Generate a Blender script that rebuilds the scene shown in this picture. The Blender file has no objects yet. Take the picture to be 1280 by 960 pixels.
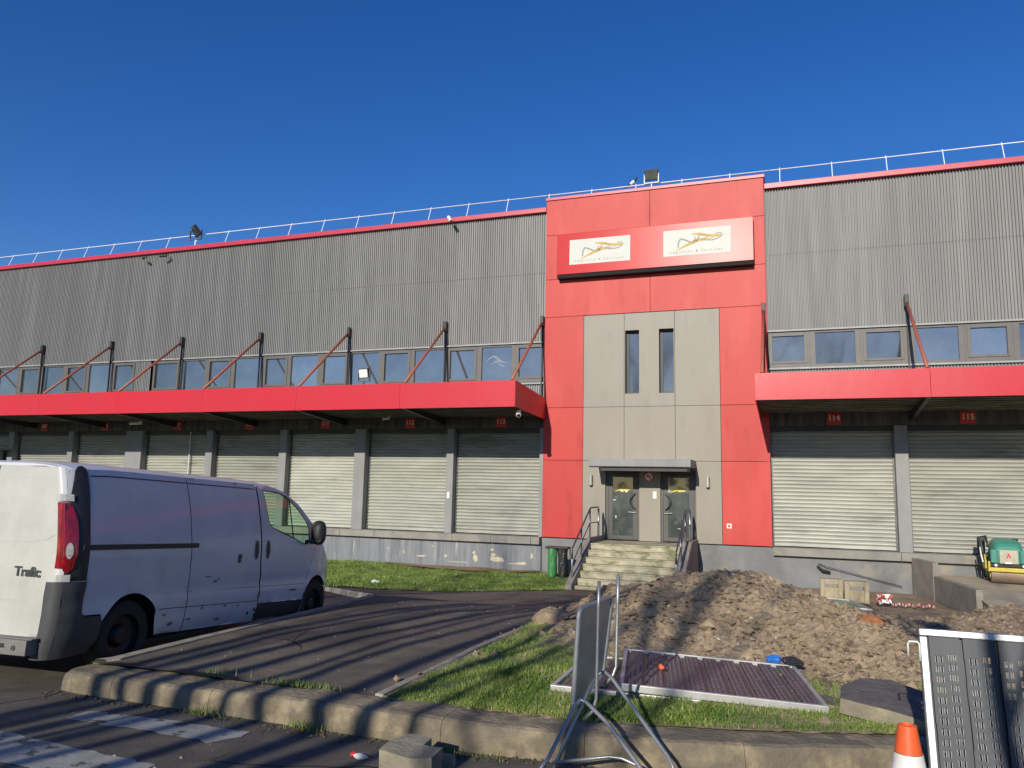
import bpy, bmesh, math, random
from math import radians as R, sin, cos, pi, sqrt, exp
from mathutils import Vector, Matrix, noise
from mathutils.geometry import delaunay_2d_cdt
import numpy as np
random.seed(7); np.random.seed(7)
SC = bpy.context.scene
COL = SC.collection

# ------------------------------------------------------------------ camera
cam = bpy.data.cameras.new('camera'); camo = bpy.data.objects.new('camera', cam); COL.objects.link(camo)
SC.camera = camo
cr = Vector((0.94165841, 0.33589623, 0.02128748)); cu = Vector((0.02618525, -0.13617119, 0.9903392)); cf = Vector((-0.33554995, 0.93200383, 0.13702227))
camo.matrix_world = Matrix(((cr.x, cu.x, -cf.x, 0), (cr.y, cu.y, -cf.y, 0), (cr.z, cu.z, -cf.z, 0), (0, 0, 0, 1)))
cam.sensor_width = 36; cam.lens = 961/1280*36; cam.clip_start = .05; cam.clip_end = 3000

# ------------------------------------------------------------------ light
SUN = Vector((-.07, -1, .405)).normalized()
w = bpy.data.worlds.new('World'); SC.world = w; w.use_nodes = True
nt = w.node_tree; nt.nodes.clear()
sky = nt.nodes.new('ShaderNodeTexSky'); sky.sky_type = 'NISHITA'; sky.sun_disc = False
sky.sun_elevation = math.asin(SUN.z); sky.sun_rotation = math.atan2(SUN.x, SUN.y)
sky.altitude = 300; sky.air_density = 1.0; sky.dust_density = .25; sky.ozone_density = 4.0
bg = nt.nodes.new('ShaderNodeBackground'); bg.inputs['Strength'].default_value = .085
out = nt.nodes.new('ShaderNodeOutputWorld')
hs = nt.nodes.new('ShaderNodeHueSaturation'); hs.inputs['Saturation'].default_value = 1.27; hs.inputs['Value'].default_value = 1.42; hs.inputs['Hue'].default_value = .515
nt.links.new(sky.outputs[0], hs.inputs['Color']); nt.links.new(hs.outputs[0], bg.inputs[0]); nt.links.new(bg.outputs[0], out.inputs[0])
sl = bpy.data.lights.new('sun', 'SUN'); sl.energy = 4.6; sl.angle = R(.5); sl.color = (1, .93, .80)
so = bpy.data.objects.new('sun', sl); COL.objects.link(so)
so.rotation_euler = (-SUN).to_track_quat('-Z', 'Y').to_euler()
SC.view_settings.view_transform = 'Standard'; SC.view_settings.look = 'None'
SC.view_settings.exposure = 0.0; SC.view_settings.gamma = 1

# ------------------------------------------------------------------ materials
def mat(name, c1, c2=None, sc=4.0, rough=.6, metal=0.0, bump=0.0, bsc=None, stretch=(1, 1, 1), c3=None, sc3=1.0, th3=(.55, .65), coat=0.0, spec=.5, trans=0.0, lo=.35, hi=.65, detail=6, joints=None, rvar=0.0, specks=None, ov=0.0, cracks=None, big=None):
    m = bpy.data.materials.new(name); m.use_nodes = True
    n = m.node_tree.nodes; L = m.node_tree.links; b = n['Principled BSDF']
    b.inputs['Roughness'].default_value = rough; b.inputs['Metallic'].default_value = metal
    b.inputs['Specular IOR Level'].default_value = spec; b.inputs['Coat Weight'].default_value = coat
    b.inputs['Coat Roughness'].default_value = .08
    b.inputs['Transmission Weight'].default_value = trans
    b.inputs['Base Color'].default_value = (*c1, 1)
    tc = n.new('ShaderNodeTexCoord'); mp = n.new('ShaderNodeMapping'); mp.inputs['Scale'].default_value = stretch
    L.new(tc.outputs['Object'], mp.inputs[0])
    cur = None
    def noi(s, d=detail, vec=mp.outputs[0], r=.6):
        t = n.new('ShaderNodeTexNoise'); t.inputs['Scale'].default_value = s; t.inputs['Detail'].default_value = d; t.inputs['Roughness'].default_value = r
        L.new(vec, t.inputs['Vector']); return t.outputs['Fac']
    def ramp(f, a, b_):
        r = n.new('ShaderNodeMapRange'); r.inputs['From Min'].default_value = a; r.inputs['From Max'].default_value = b_; L.new(f, r.inputs['Value']); return r.outputs[0]
    def mix(f, a, b_):
        x = n.new('ShaderNodeMix'); x.data_type = 'RGBA'; L.new(f, x.inputs[0])
        for i, v in ((6, a), (7, b_)):
            if isinstance(v, tuple): x.inputs[i].default_value = (*v, 1)
            else: L.new(v, x.inputs[i])
        return x.outputs[2]
    if c2: 
        f = noi(sc); cur = mix(ramp(f, lo, hi), c1, c2)
        if rvar:
            rr = n.new('ShaderNodeMapRange'); rr.inputs['To Min'].default_value = rough-rvar; rr.inputs['To Max'].default_value = rough+rvar; L.new(f, rr.inputs['Value']); L.new(rr.outputs[0], b.inputs['Roughness'])
    if c3:
        cur = mix(ramp(noi(sc3, 8), *th3), cur if cur else c1, c3)
    if specks:
        v = n.new('ShaderNodeTexVoronoi'); v.inputs['Scale'].default_value = specks[0]; L.new(tc.outputs['Object'], v.inputs['Vector'])
        cur = mix(ramp(v.outputs['Distance'], specks[1]+.03, specks[1]), cur if cur else c1, specks[2])
    if big:      # broad patches: (scale, colour, from, to)
        cur = mix(ramp(noi(big[0], 3), big[2], big[3]), cur if cur else c1, big[1])
    if cracks:   # (scale, width, colour)
        wv = n.new('ShaderNodeTexNoise'); wv.inputs['Scale'].default_value = cracks[0]*2.5; L.new(tc.outputs['Object'], wv.inputs['Vector'])
        ad = n.new('ShaderNodeMixRGB'); ad.blend_type = 'ADD'; ad.inputs[0].default_value = .35; L.new(tc.outputs['Object'], ad.inputs[1]); L.new(wv.outputs['Color'], ad.inputs[2])
        v = n.new('ShaderNodeTexVoronoi'); v.feature = 'DISTANCE_TO_EDGE'; v.inputs['Scale'].default_value = cracks[0]; L.new(ad.outputs[0], v.inputs['Vector'])
        mm = n.new('ShaderNodeMath'); mm.operation = 'MULTIPLY'; L.new(ramp(v.outputs['Distance'], cracks[1], cracks[1]*.3), mm.inputs[0]); L.new(ramp(noi(cracks[0]*.9, 3), .45, .55), mm.inputs[1])
        cur = mix(mm.outputs[0], cur if cur else c1, cracks[2])
    if ov:
        oi = n.new('ShaderNodeObjectInfo'); mr_ = n.new('ShaderNodeMapRange'); mr_.inputs['To Min'].default_value = 1-ov; mr_.inputs['To Max'].default_value = 1+ov*.4; L.new(oi.outputs['Random'], mr_.inputs['Value'])
        vm = n.new('ShaderNodeVectorMath'); vm.operation = 'SCALE'; L.new(cur, vm.inputs[0]) if cur else None
        if not cur: vm.inputs[0].default_value = c1
        L.new(mr_.outputs[0], vm.inputs['Scale']); cur = vm.outputs[0]
    if cur: L.new(cur, b.inputs['Base Color'])
    if bump:
        bp = n.new('ShaderNodeBump'); bp.inputs['Strength'].default_value = 1; bp.inputs['Distance'].default_value = bump
        L.new(noi(bsc or sc*4, 8), bp.inputs['Height']); L.new(bp.outputs[0], b.inputs['Normal'])
    return m
M = {}
M['red'] = mat('red_panel', (.52, .042, .037), (.48, .052, .042), .9, .50, c3=(.42, .03, .028), sc3=1.5, th3=(.54, .68), bump=.003, bsc=.35, stretch=(1.5, 1, .35), spec=.32, rvar=.05, ov=.08, big=(.6, (.56, .075, .06), .5, .75))
M['sign_red'] = mat('sign_red', (.54, .03, .035), (.50, .035, .04), .8, .25, bump=.002, bsc=.6, spec=.09)
M['red_gloss'] = mat('red_fascia', (.56, .014, .026), (.52, .02, .03), .7, .30, bump=.012, bsc=.45, stretch=(1, 1, .4), spec=.55, rvar=.05)
M['red_trim'] = mat('red_trim', (.50, .03, .06), (.42, .03, .055), 2, .4)
M['grey_panel'] = mat('grey_panel', (.28, .255, .205), (.26, .235, .19), 1.2, .55, c3=(.225, .205, .165), sc3=1.6, th3=(.55, .75), stretch=(1.6, 1, .5), bump=.003, bsc=.5)
M['clad'] = mat('cladding_grey', (.265, .265, .26), (.21, .21, .207), 1.6, .55, 0, stretch=(2.5, 1, .16), rvar=.06, spec=.3, big=(.25, (.20, .20, .197), .5, .7))
M['winframe'] = mat('window_frame_grey', (.115, .105, .095), (.095, .088, .08), 3, .5)
M['glass'] = mat('window_glass', (.33, .34, .345), (.26, .28, .29), 1.1, rough=.03, metal=.8, bump=.002, bsc=1.0, ov=.35)
M['doorglass'] = mat('door_glass', (.05, .06, .058), (.10, .115, .105), 2.2, .04, 0, spec=1.0, c3=(.16, .17, .15), sc3=5, th3=(.6, .75), rvar=.03)
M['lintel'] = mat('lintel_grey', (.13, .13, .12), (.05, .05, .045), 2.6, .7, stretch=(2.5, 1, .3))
M['pilaster'] = mat('pilaster_grey', (.27, .27, .27), (.22, .22, .22), 2, .6, stretch=(1, 1, .4), bump=.002)
M['shutter'] = mat('shutter_steel', (.48, .485, .42), (.38, .385, .34), 1.3, .45, .15, stretch=(.5, 1, 2), c3=(.26, .25, .21), sc3=1.0, th3=(.56, .75), rvar=.08, ov=.22)
M['dock'] = mat('dock_concrete', (.235, .245, .26), (.15, .16, .175), 2.6, .8, bump=.01, bsc=5, stretch=(2.4, 1, .22), c3=(.38, .38, .36), sc3=2.2, th3=(.60, .72))
M['dockr'] = mat('dock_concrete_bare', (.22, .225, .225), (.165, .17, .175), 1.3, .8, bump=.01, bsc=5, stretch=(1, 1, 1), c3=(.36, .29, .2), sc3=.7, th3=(.56, .75))
M['patch'] = mat('bare_plaster', (.60, .52, .33), (.42, .40, .33), 9, .9, bump=.01)
M['ledge'] = mat('ledge_concrete', (.30, .28, .24), (.21, .205, .19), 1.5, .85, bump=.01, bsc=6, c3=(.36, .30, .22), sc3=2, th3=(.55, .7))
M['dark'] = mat('dark_steel', (.02, .02, .022), (.03, .03, .03), 5, .5)
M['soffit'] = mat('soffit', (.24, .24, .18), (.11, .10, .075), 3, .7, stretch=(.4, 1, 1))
M['rod'] = mat('rod_paint', (.42, .10, .06), (.28, .09, .05), 6, .5)
M['rail'] = mat('galvanised_rail', (.85, .86, .88), (.75, .77, .8), 5, .4, 0)
M['galv'] = mat('galvanised_steel', (.42, .43, .43), (.32, .33, .33), 7, .38, .6, bump=.001, bsc=30)
M['flash'] = mat('flashing_grey', (.33, .33, .32), (.25, .25, .24), 3, .5)
M['galvl'] = mat('light_steel_edge', (.55, .55, .52), (.42, .42, .40), 5, .45, .35, bump=.001, bsc=30)
M['darkgalv'] = mat('dull_steel', (.10, .105, .11), (.15, .155, .16), 6, .4, .6)
M['white'] = mat('white_board', (.58, .58, .53), (.55, .55, .50), 2, .5, spec=.25)
M['doorleaf'] = mat('door_leaf_grey', (.085, .08, .075), (.07, .066, .062), 3, .45)
M['plain_white'] = mat('white_plastic', (.75, .74, .70), None, rough=.5)
M['gold'] = mat('gold_print', (.50, .30, .05), (.56, .38, .10), 8, .5, spec=.2)
M['greyprint'] = mat('grey_print', (.33, .32, .27), None, rough=.6, spec=.2)
M['yellowprint'] = mat('yellow_print', (.75, .62, .06), None, rough=.5)
M['num_red'] = mat('number_red', (.60, .03, .02), None, rough=.45)
M['num_txt'] = mat('number_white', (.85, .80, .75), None, rough=.5)
M['stair'] = mat('stair_concrete', (.53, .48, .34), (.38, .345, .23), 3, .85, bump=.006, bsc=9, c3=(.20, .20, .10), sc3=2.6, th3=(.50, .64), stretch=(1, 1, 2))
M['cheek'] = mat('cheek_concrete', (.30, .27, .23), (.22, .2, .17), 3, .85, bump=.006)
M['kerb'] = mat('kerb_concrete', (.29, .235, .15), (.155, .128, .086), 5.5, .9, bump=.016, bsc=22, c3=(.15, .13, .095), sc3=2.3, th3=(.50, .66), lo=.42, hi=.58)
M['kerblite'] = mat('kerb_edging', (.40, .36, .28), (.22, .20, .16), 5, .9, bump=.006, bsc=25)
M['road'] = mat('asphalt_road', (.155, .134, .107), (.10, .088, .073), 3, .9, bump=.008, bsc=70, cracks=(.55, .012, (.03, .028, .026)), big=(.35, (.075, .068, .06), .48, .62), spec=.25, c3=(.10, .090, .078), sc3=2.5, th3=(.52, .7), specks=(22, .04, (.2, .19, .17)))
M['path'] = mat('asphalt_path', (.205, .172, .13), (.135, .114, .088), 4, .9, bump=.010, bsc=60, cracks=(.45, .010, (.035, .03, .025)), big=(.4, (.095, .082, .066), .48, .62), spec=.2, c3=(.155, .135, .105), sc3=3, th3=(.52, .7), specks=(7, .035, (.33, .31, .26)))
M['apron'] = mat('apron_concrete', (.44, .38, .28), (.36, .31, .23), 1.2, .85, bump=.004, bsc=12)
M['dirt'] = mat('dirt', (.36, .272, .175), (.25, .185, .115), 2.4, .95, bump=.03, bsc=14, big=(.55, (.22, .165, .11), .50, .66), c3=(.45, .355, .24), sc3=9, th3=(.56, .72), specks=(3.2, .05, (.6, .55, .45)))
M['orange_soil'] = mat('orange_soil', (.33, .20, .11), (.26, .17, .10), 4, .95, bump=.02, bsc=14)
M['lawn'] = mat('lawn_soil', (.10, .105, .04), (.14, .12, .06), 3, .95, bump=.02, bsc=12)
M['dark_edge'] = mat('brown_hole_soil', (.17, .10, .055), (.12, .08, .05), 3, .95, bump=.03, bsc=10)
M['paintw'] = None
M['van'] = mat('van_white_paint', (.64, .64, .65), (.57, .57, .58), 2.2, .34, coat=.45, bump=.0025, bsc=1.8, c3=(.50, .48, .44), sc3=3, th3=(.62, .85))
M['van_back'] = mat('van_white_sunlit_rear', (.53, .53, .485), (.43, .43, .385), 2.5, .30, coat=.4, bump=.010, bsc=2.6, c3=(.48, .46, .40), sc3=2, th3=(.55, .8), rvar=.06)  # second copy of the van paint, its tone set for the sunlit rear
M['blackplastic'] = mat('black_plastic', (.018, .018, .02), (.03, .03, .032), 9, .5)
M['greyplastic'] = mat('grey_plastic', (.055, .056, .06), (.04, .04, .043), 6, .55)
M['bumper'] = mat('rear_step_grey', (.19, .18, .165), (.13, .125, .12), 6, .6)
M['lampred'] = mat('lamp_red', (.36, .004, .010), (.14, .002, .006), 26, .12, coat=1.0, stretch=(1, 1, .4))
M['lampclear'] = mat('lamp_clear', (.62, .58, .52), (.45, .40, .36), 20, .15, coat=1.0)
M['tyre'] = mat('tyre_rubber', (.014, .014, .014), (.02, .02, .02), 8, .8)
M['rim'] = mat('wheel_steel', (.028, .028, .03), (.02, .02, .022), 6, .45, .5)
M['interior'] = mat('dark_interior', (.012, .012, .013), None, rough=.9)
M['seat'] = mat('seat_cloth', (.03, .03, .035), None, rough=.9)
M['chrome'] = mat('chrome', (.30, .30, .29), None, rough=.2, metal=.9)
M['silver'] = mat('anodised_silver', (.62, .62, .60), None, rough=.3, metal=.6)
M['cone_o'] = mat('cone_orange', (.85, .13, .03), (.75, .11, .03), 8, .45)
M['cone_w'] = mat('cone_white', (.78, .76, .72), (.66, .62, .58), 12, .45, c3=(.55, .42, .34), sc3=14, th3=(.6, .7))
M['panel_grey'] = mat('perforated_steel_grey', (.060, .066, .074), (.042, .046, .053), 2.5, .55, .2, stretch=(1, 1, .3))
M['panel_brown'] = mat('perforated_steel_brown', (.15, .112, .118), (.10, .072, .075), 4, .5, .35, stretch=(1, .6, 1), c3=(.22, .19, .17), sc3=6, th3=(.6, .75))
M['slab'] = mat('broken_slab', (.30, .27, .19), (.20, .18, .135), 4, .9, bump=.015, bsc=16, c3=(.40, .34, .2), sc3=3, th3=(.58, .7))
M['slabtop'] = mat('slab_asphalt_top', (.10, .085, .08), (.16, .14, .125), 9, .9, bump=.012, bsc=22)
M['green'] = mat('roller_green', (.055, .25, .19), (.045, .22, .165), 4, .4, coat=.2)
M['yellow'] = mat('roller_yellow', (.66, .53, .05), (.5, .42, .07), 6, .5, c3=(.3, .27, .16), sc3=6, th3=(.58, .68))
M['drum'] = mat('drum_steel', (.30, .22, .15), (.24, .18, .13), 6, .6, .3)
M['grille'] = mat('roller_plate', (.50, .47, .36), (.40, .36, .27), 12, .6)
M['logored'] = mat('mark_red', (.6, .03, .03), None, rough=.5)
M['collar'] = mat('punched_collar', (.34, .31, .31), (.22, .2, .2), 30, .45, .4)  # pale collars: worn hole edges plus their specular glint as colour
M['collard'] = mat('collar_glint_grey', (.20, .21, .22), (.12, .125, .13), 30, .45, .4)  # same for the grey panel, rim glint held in the lighter tone
M['binbag'] = mat('black_bag', (.02, .02, .022), (.035, .036, .035), 9, .3, bump=.02, bsc=12)
M['bingreen'] = mat('green_bag', (.05, .22, .07), (.08, .28, .10), 5, .45, bump=.02, bsc=10)
M['wood'] = mat('mortar_frame', (.42, .36, .23), (.33, .28, .18), 7, .85, bump=.006)
M['rust'] = mat('rusty', (.30, .15, .06), (.2, .11, .05), 12, .8, bump=.006)
M['greenpaint'] = mat('green_fence_paint', (.14, .20, .11), (.20, .22, .15), 6, .6)
M['blue'] = mat('blue_plastic', (.03, .17, .55), None, rough=.4)
M['tapered'] = mat('red_tape', (.62, .06, .05), None, rough=.5)
M['brick'] = mat('red_brick', (.38, .16, .07), (.28, .12, .06), 20, .9, bump=.006)
M['bark'] = mat('bark', (.10, .085, .07), (.07, .06, .05), 6, .9, bump=.01, bsc=20)
M['litter'] = mat('white_litter', (.75, .75, .72), None, rough=.6)
M['feather'] = mat('black_feathers', (.012, .012, .016), None, rough=.4)
# worn road paint: patches where the asphalt shows through
def paint_mat():
    m = mat('worn_road_paint', (.38, .37, .335), (.28, .27, .24), 6, .8, bump=.004, bsc=60, c3=(.085, .078, .07), sc3=7, th3=(.565, .60)); return m
M['paintw'] = paint_mat()
def grass_mat():
    m = bpy.data.materials.new('grass_blades'); m.use_nodes = True; n = m.node_tree.nodes; L = m.node_tree.links; b = n['Principled BSDF']
    a = n.new('ShaderNodeAttribute'); a.attribute_name = 'tint'
    r = n.new('ShaderNodeValToRGB'); e = r.color_ramp.elements
    e[0].position = 0; e[0].color = (.065, .125, .02, 1); e[1].position = 1; e[1].color = (.46, .42, .20, 1)
    x = e.new(.45); x.color = (.165, .245, .045, 1); x = e.new(.8); x.color = (.30, .35, .10, 1)
    L.new(a.outputs['Fac'], r.inputs[0]); L.new(r.outputs[0], b.inputs['Base Color']); b.inputs['Roughness'].default_value = .55; b.inputs['Specular IOR Level'].default_value = .3
    return m
M['grass'] = grass_mat()
def glass_mat():
    m = bpy.data.materials.new('van_glass'); m.use_nodes = True; n = m.node_tree.nodes; L = m.node_tree.links
    n.clear(); o = n.new('ShaderNodeOutputMaterial'); mx = n.new('ShaderNodeMixShader'); t = n.new('ShaderNodeBsdfTransparent'); g = n.new('ShaderNodeBsdfGlossy'); lw = n.new('ShaderNodeLayerWeight'); pw = n.new('ShaderNodeMath'); pw.operation = 'POWER'; pw.inputs[1].default_value = 4; f = n.new('ShaderNodeMapRange'); f.inputs['To Min'].default_value = .05; f.inputs['To Max'].default_value = .9; L.new(lw.outputs['Facing'], pw.inputs[0]); L.new(pw.outputs[0], f.inputs['Value'])
    t.inputs[0].default_value = (.72, .86, .76, 1); g.inputs['Roughness'].default_value = .02; pass
    L.new(f.outputs[0], mx.inputs[0]); L.new(t.outputs[0], mx.inputs[1]); L.new(g.outputs[0], mx.inputs[2]); L.new(mx.outputs[0], o.inputs[0]); return m
M['vglass'] = glass_mat()

# ------------------------------------------------------------------ builders
ORG = {}
def tag(o, label=None, cat=None, group=None, kind=None):
    if label: o['label'] = label
    if cat: o['category'] = cat
    if group: o['group'] = group
    if kind: o['kind'] = kind
    return o
def thing(name, label, cat, loc, group=None):
    o = bpy.data.objects.new(name, None); COL.objects.link(o); o.location = loc; o.empty_display_size = .3
    ORG[o.name] = Vector(loc); return tag(o, label, cat, group)
class B:
    def __init__(s): s.v = []; s.f = []; s.m = []; s.cm = 0
    def add(s, vs, fs):
        k = len(s.v); s.v += [tuple(v) for v in vs]; s.f += [tuple(i+k for i in f) for f in fs]; s.m += [s.cm]*len(fs); return s
    def box(s, x0, x1, y0, y1, z0, z1):
        if x0 > x1: x0, x1 = x1, x0
        if y0 > y1: y0, y1 = y1, y0
        if z0 > z1: z0, z1 = z1, z0
        return s.add([(x, y, z) for x in (x0, x1) for y in (y0, y1) for z in (z0, z1)], [(0, 1, 3, 2), (4, 6, 7, 5), (0, 4, 5, 1), (2, 3, 7, 6), (0, 2, 6, 4), (1, 5, 7, 3)])
    def obox(s, c, size, mt=None):
        h = Vector(size)/2; mt = mt or Matrix(); c = Vector(c)
        return s.add([c + mt @ Vector((x*h.x, y*h.y, z*h.z)) for x in (-1, 1) for y in (-1, 1) for z in (-1, 1)], [(0, 1, 3, 2), (4, 6, 7, 5), (0, 4, 5, 1), (2, 3, 7, 6), (0, 2, 6, 4), (1, 5, 7, 3)])
    def tube(s, pts, r, n=8, cap=True):
        pts = [Vector(p) for p in pts]; rs = r if isinstance(r, (list, tuple)) else [r]*len(pts)
        k = len(s.v); up = None; vs = []; fs = []
        for i, p in enumerate(pts):
            a = pts[max(i-1, 0)]; b = pts[min(i+1, len(pts)-1)]; d = (b-a).normalized()
            if up is None:
                up = d.orthogonal().normalized()
            up = (up - d*up.dot(d)); up = up.normalized() if up.length > 1e-5 else d.orthogonal().normalized()
            q = d.cross(up)
            for j in range(n):
                t = 2*pi*j/n; vs.append(p + (up*cos(t)+q*sin(t))*rs[i])
        for i in range(len(pts)-1):
            for j in range(n):
                fs.append((i*n+j, i*n+(j+1) % n, (i+1)*n+(j+1) % n, (i+1)*n+j))
        if cap: fs.append(tuple(range(n-1, -1, -1))); fs.append(tuple((len(pts)-1)*n+j for j in range(n)))
        return s.add(vs, fs)
    def prism(s, poly, d):   # poly: list of 3D points (planar), d: extrusion vector
        n = len(poly); d = Vector(d); vs = [Vector(p) for p in poly]+[Vector(p)+d for p in poly]
        return s.add(vs, [tuple(range(n-1, -1, -1)), tuple(range(n, 2*n))]+[(i, (i+1) % n, n+(i+1) % n, n+i) for i in range(n)])
    def rings(s, rings, close=True, cap=True):
        n = len(rings[0]); vs = [p for r in rings for p in r]; fs = []
        for i in range(len(rings)-1):
            for j in range(n if close else n-1):
                fs.append((i*n+j, i*n+(j+1) % n, (i+1)*n+(j+1) % n, (i+1)*n+j))
        if cap and close: fs.append(tuple(range(n-1, -1, -1))); fs.append(tuple((len(rings)-1)*n+j for j in range(n)))
        return s.add(vs, fs)
    def build(s, name, m, parent=None, smooth=False, bevel=0, local=False):
        me = bpy.data.meshes.new(name)
        off = Vector((0, 0, 0))
        if parent is not None and not local: off = ORG.get(parent.name, Vector((0, 0, 0)))
        me.from_pydata([Vector(v)-off for v in s.v] if not local else s.v, [], s.f)
        ms = m if isinstance(m, (list, tuple)) else [m]
        for x in ms: me.materials.append(x)
        if len(ms) > 1: me.polygons.foreach_set('material_index', s.m)
        bm = bmesh.new(); bm.from_mesh(me); bmesh.ops.recalc_face_normals(bm, faces=bm.faces); bm.to_mesh(me); bm.free()
        if smooth: me.polygons.foreach_set('use_smooth', [True]*len(me.polygons))
        o = bpy.data.objects.new(name, me); COL.objects.link(o)
        if parent is not None: o.parent = parent; ORG[o.name] = off
        if bevel:
            b = o.modifiers.new('b', 'BEVEL'); b.width = bevel; b.segments = 2; b.limit_method = 'ANGLE'; b.angle_limit = R(40)
        if smooth == 'auto' or (bevel and not smooth):
            pass
        return o
def text_mesh(name, body, size, m, mtx, parent=None, extrude=.002, space=1.0, shear=0, align='CENTER', sx=1.0, local=False, bold=0.0):
    cu_ = bpy.data.curves.new(name, 'FONT'); cu_.body = body; cu_.size = size; cu_.extrude = extrude; cu_.align_x = align; cu_.align_y = 'CENTER'; cu_.space_character = space; cu_.shear = shear; cu_.offset = bold
    t = bpy.data.objects.new('tmp', cu_); COL.objects.link(t)
    dg = bpy.context.evaluated_depsgraph_get(); me = bpy.data.meshes.new_from_object(t.evaluated_get(dg)); bpy.data.objects.remove(t)
    me.name = name; me.materials.clear(); me.materials.append(m)
    me.transform(Matrix.Diagonal((sx, 1, 1, 1)))
    if parent is not None and not local: mtx = Matrix.Translation(-ORG[parent.name]) @ mtx
    me.transform(mtx); o = bpy.data.objects.new(name, me); COL.objects.link(o)
    if parent is not None: o.parent = parent
    return o
FACE = Matrix.Rotation(R(90), 4, 'X')      # text plane facing -Y
def inpoly(x, y, P):
    c = False; j = len(P)-1
    for i in range(len(P)):
        if (P[i][1] > y) != (P[j][1] > y) and x < (P[j][0]-P[i][0])*(y-P[i][1])/(P[j][1]-P[i][1])+P[i][0]: c = not c
        j = i
    return c
def subdiv(P, s, closed=True):
    o = []
    for i in range(len(P) if closed else len(P)-1):
        a = Vector(P[i]); b = Vector(P[(i+1) % len(P)]); n = max(1, int((b-a).length/s))
        for k in range(n): o.append(a.lerp(b, k/n))
    if not closed: o.append(Vector(P[-1]))
    return o
def cdt(outline, holes, s, fn):
    """triangulated sheet over a 2-D outline with holes, each vertex mapped by fn"""
    loops = [subdiv(outline, s)]+[subdiv(h, s) for h in holes]; vs = []; es = []
    for lp in loops:
        k = len(vs); vs += lp; es += [(k+i, k+(i+1) % len(lp)) for i in range(len(lp))]
    xs = [p[0] for p in outline]; ys = [p[1] for p in outline]; y = min(ys)+s*.5
    allp = [list(map(tuple, l)) for l in loops]
    row = 0
    while y < max(ys):
        x = min(xs)+s*(.5 if row % 2 else .9)
        while x < max(xs):
            if inpoly(x, y, allp[0]) and not any(inpoly(x, y, h) for h in allp[1:]): vs.append(Vector((x, y)))
            x += s
        y += s; row += 1
    V, E_, F_, *_ = delaunay_2d_cdt([Vector(v) for v in vs], es, [], 0, 1e-5)
    fs = []
    for f in F_:
        c = sum((V[i] for i in f), Vector((0, 0)))/len(f)
        if inpoly(c.x, c.y, allp[0]) and not any(inpoly(c.x, c.y, h) for h in allp[1:]): fs.append(tuple(f))
    b = B(); b.add([fn(v.x, v.y) for v in V], fs); return b
def interp(x, xs, ys):
    return float(np.interp(x, xs, ys))

# ------------------------------------------------------------------ terrain
def zr(y):
    return -1.48-.055*max(-30, min(21, y))
def hi(y): return interp(y, [5.0, 5.4, 7.3, 9.8, 12, 14, 16, 21], [.17, .19, .30, .35, .28, .12, .04, .0])
def zi(y): return zr(y)+hi(y)+.004
b = B(); X = [-500, 500]; Y = [-500, -30, 21, 600]
b.add([(x, y, zr(y)) for y in Y for x in X], [(2*i, 2*i+1, 2*i+3, 2*i+2) for i in range(3)])
tag(b.build('road', M['road']), kind='structure')
PATH = [(-5.88, 5.43), (-3.0, 5.42), (-2.98, 6.7), (-3.06, 9.27), (-3.3, 11.1), (-3.95, 13.7), (-3.3, 17), (-2.5, 19.5), (-2.3, 21.3), (-5.75, 21.3), (-5.67, 19.8), (-7.45, 16.65), (-10.2, 15.6), (-8.0, 14.0), (-6.87, 12), (-6.12, 9.76), (-5.80, 7.28), (-5.80, 5.6)]
def bumpy(x, y, a=.012): return a*noise.noise(Vector((x*1.3, y*1.3, 0)))
pb = cdt(PATH, [], .35, lambda x, y: (x, y, zi(y)+bumpy(x, y)))
tag(pb.build('path', M['path'], smooth=True), kind='structure')
# side wall of the raised path towards the road
b = B(); edge = subdiv([(-5.86, 5.5), (-5.80, 5.6), (-5.80, 7.28), (-6.12, 9.76), (-6.87, 12), (-8.0, 14.0), (-10.2, 15.6)], .5, False)
rings = []
for i, p in enumerate(edge):
    z = zi(p.y)+.012; rings.append([Vector((p.x+.10, p.y, z-.03)), Vector((p.x+.10, p.y, z)), Vector((p.x-.015, p.y, z)), Vector((p.x-.05, p.y, z-.03)), Vector((p.x-.06, p.y, zr(p.y)-.02))])
b.rings(rings, close=False); tag(b.build('path_edging', M['kerblite']), kind='structure')
b = B(); edge = subdiv([(-3.0, 5.47), (-2.98, 6.7), (-3.06, 9.27), (-3.2, 10.4)], .3, False)
for i in range(len(edge)-1):
    a, c = edge[i], edge[i+1]; za = zi(a.y)+.018; zc = zi(c.y)+.018
    b.prism([(a.x-.03, a.y, za), (a.x+.04, a.y, za), (c.x+.04, c.y-.006, zc), (c.x-.03, c.y-.006, zc)], (0, 0, -.1))
tag(b.build('path_edging', M['kerblite']), kind='structure')
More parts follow.
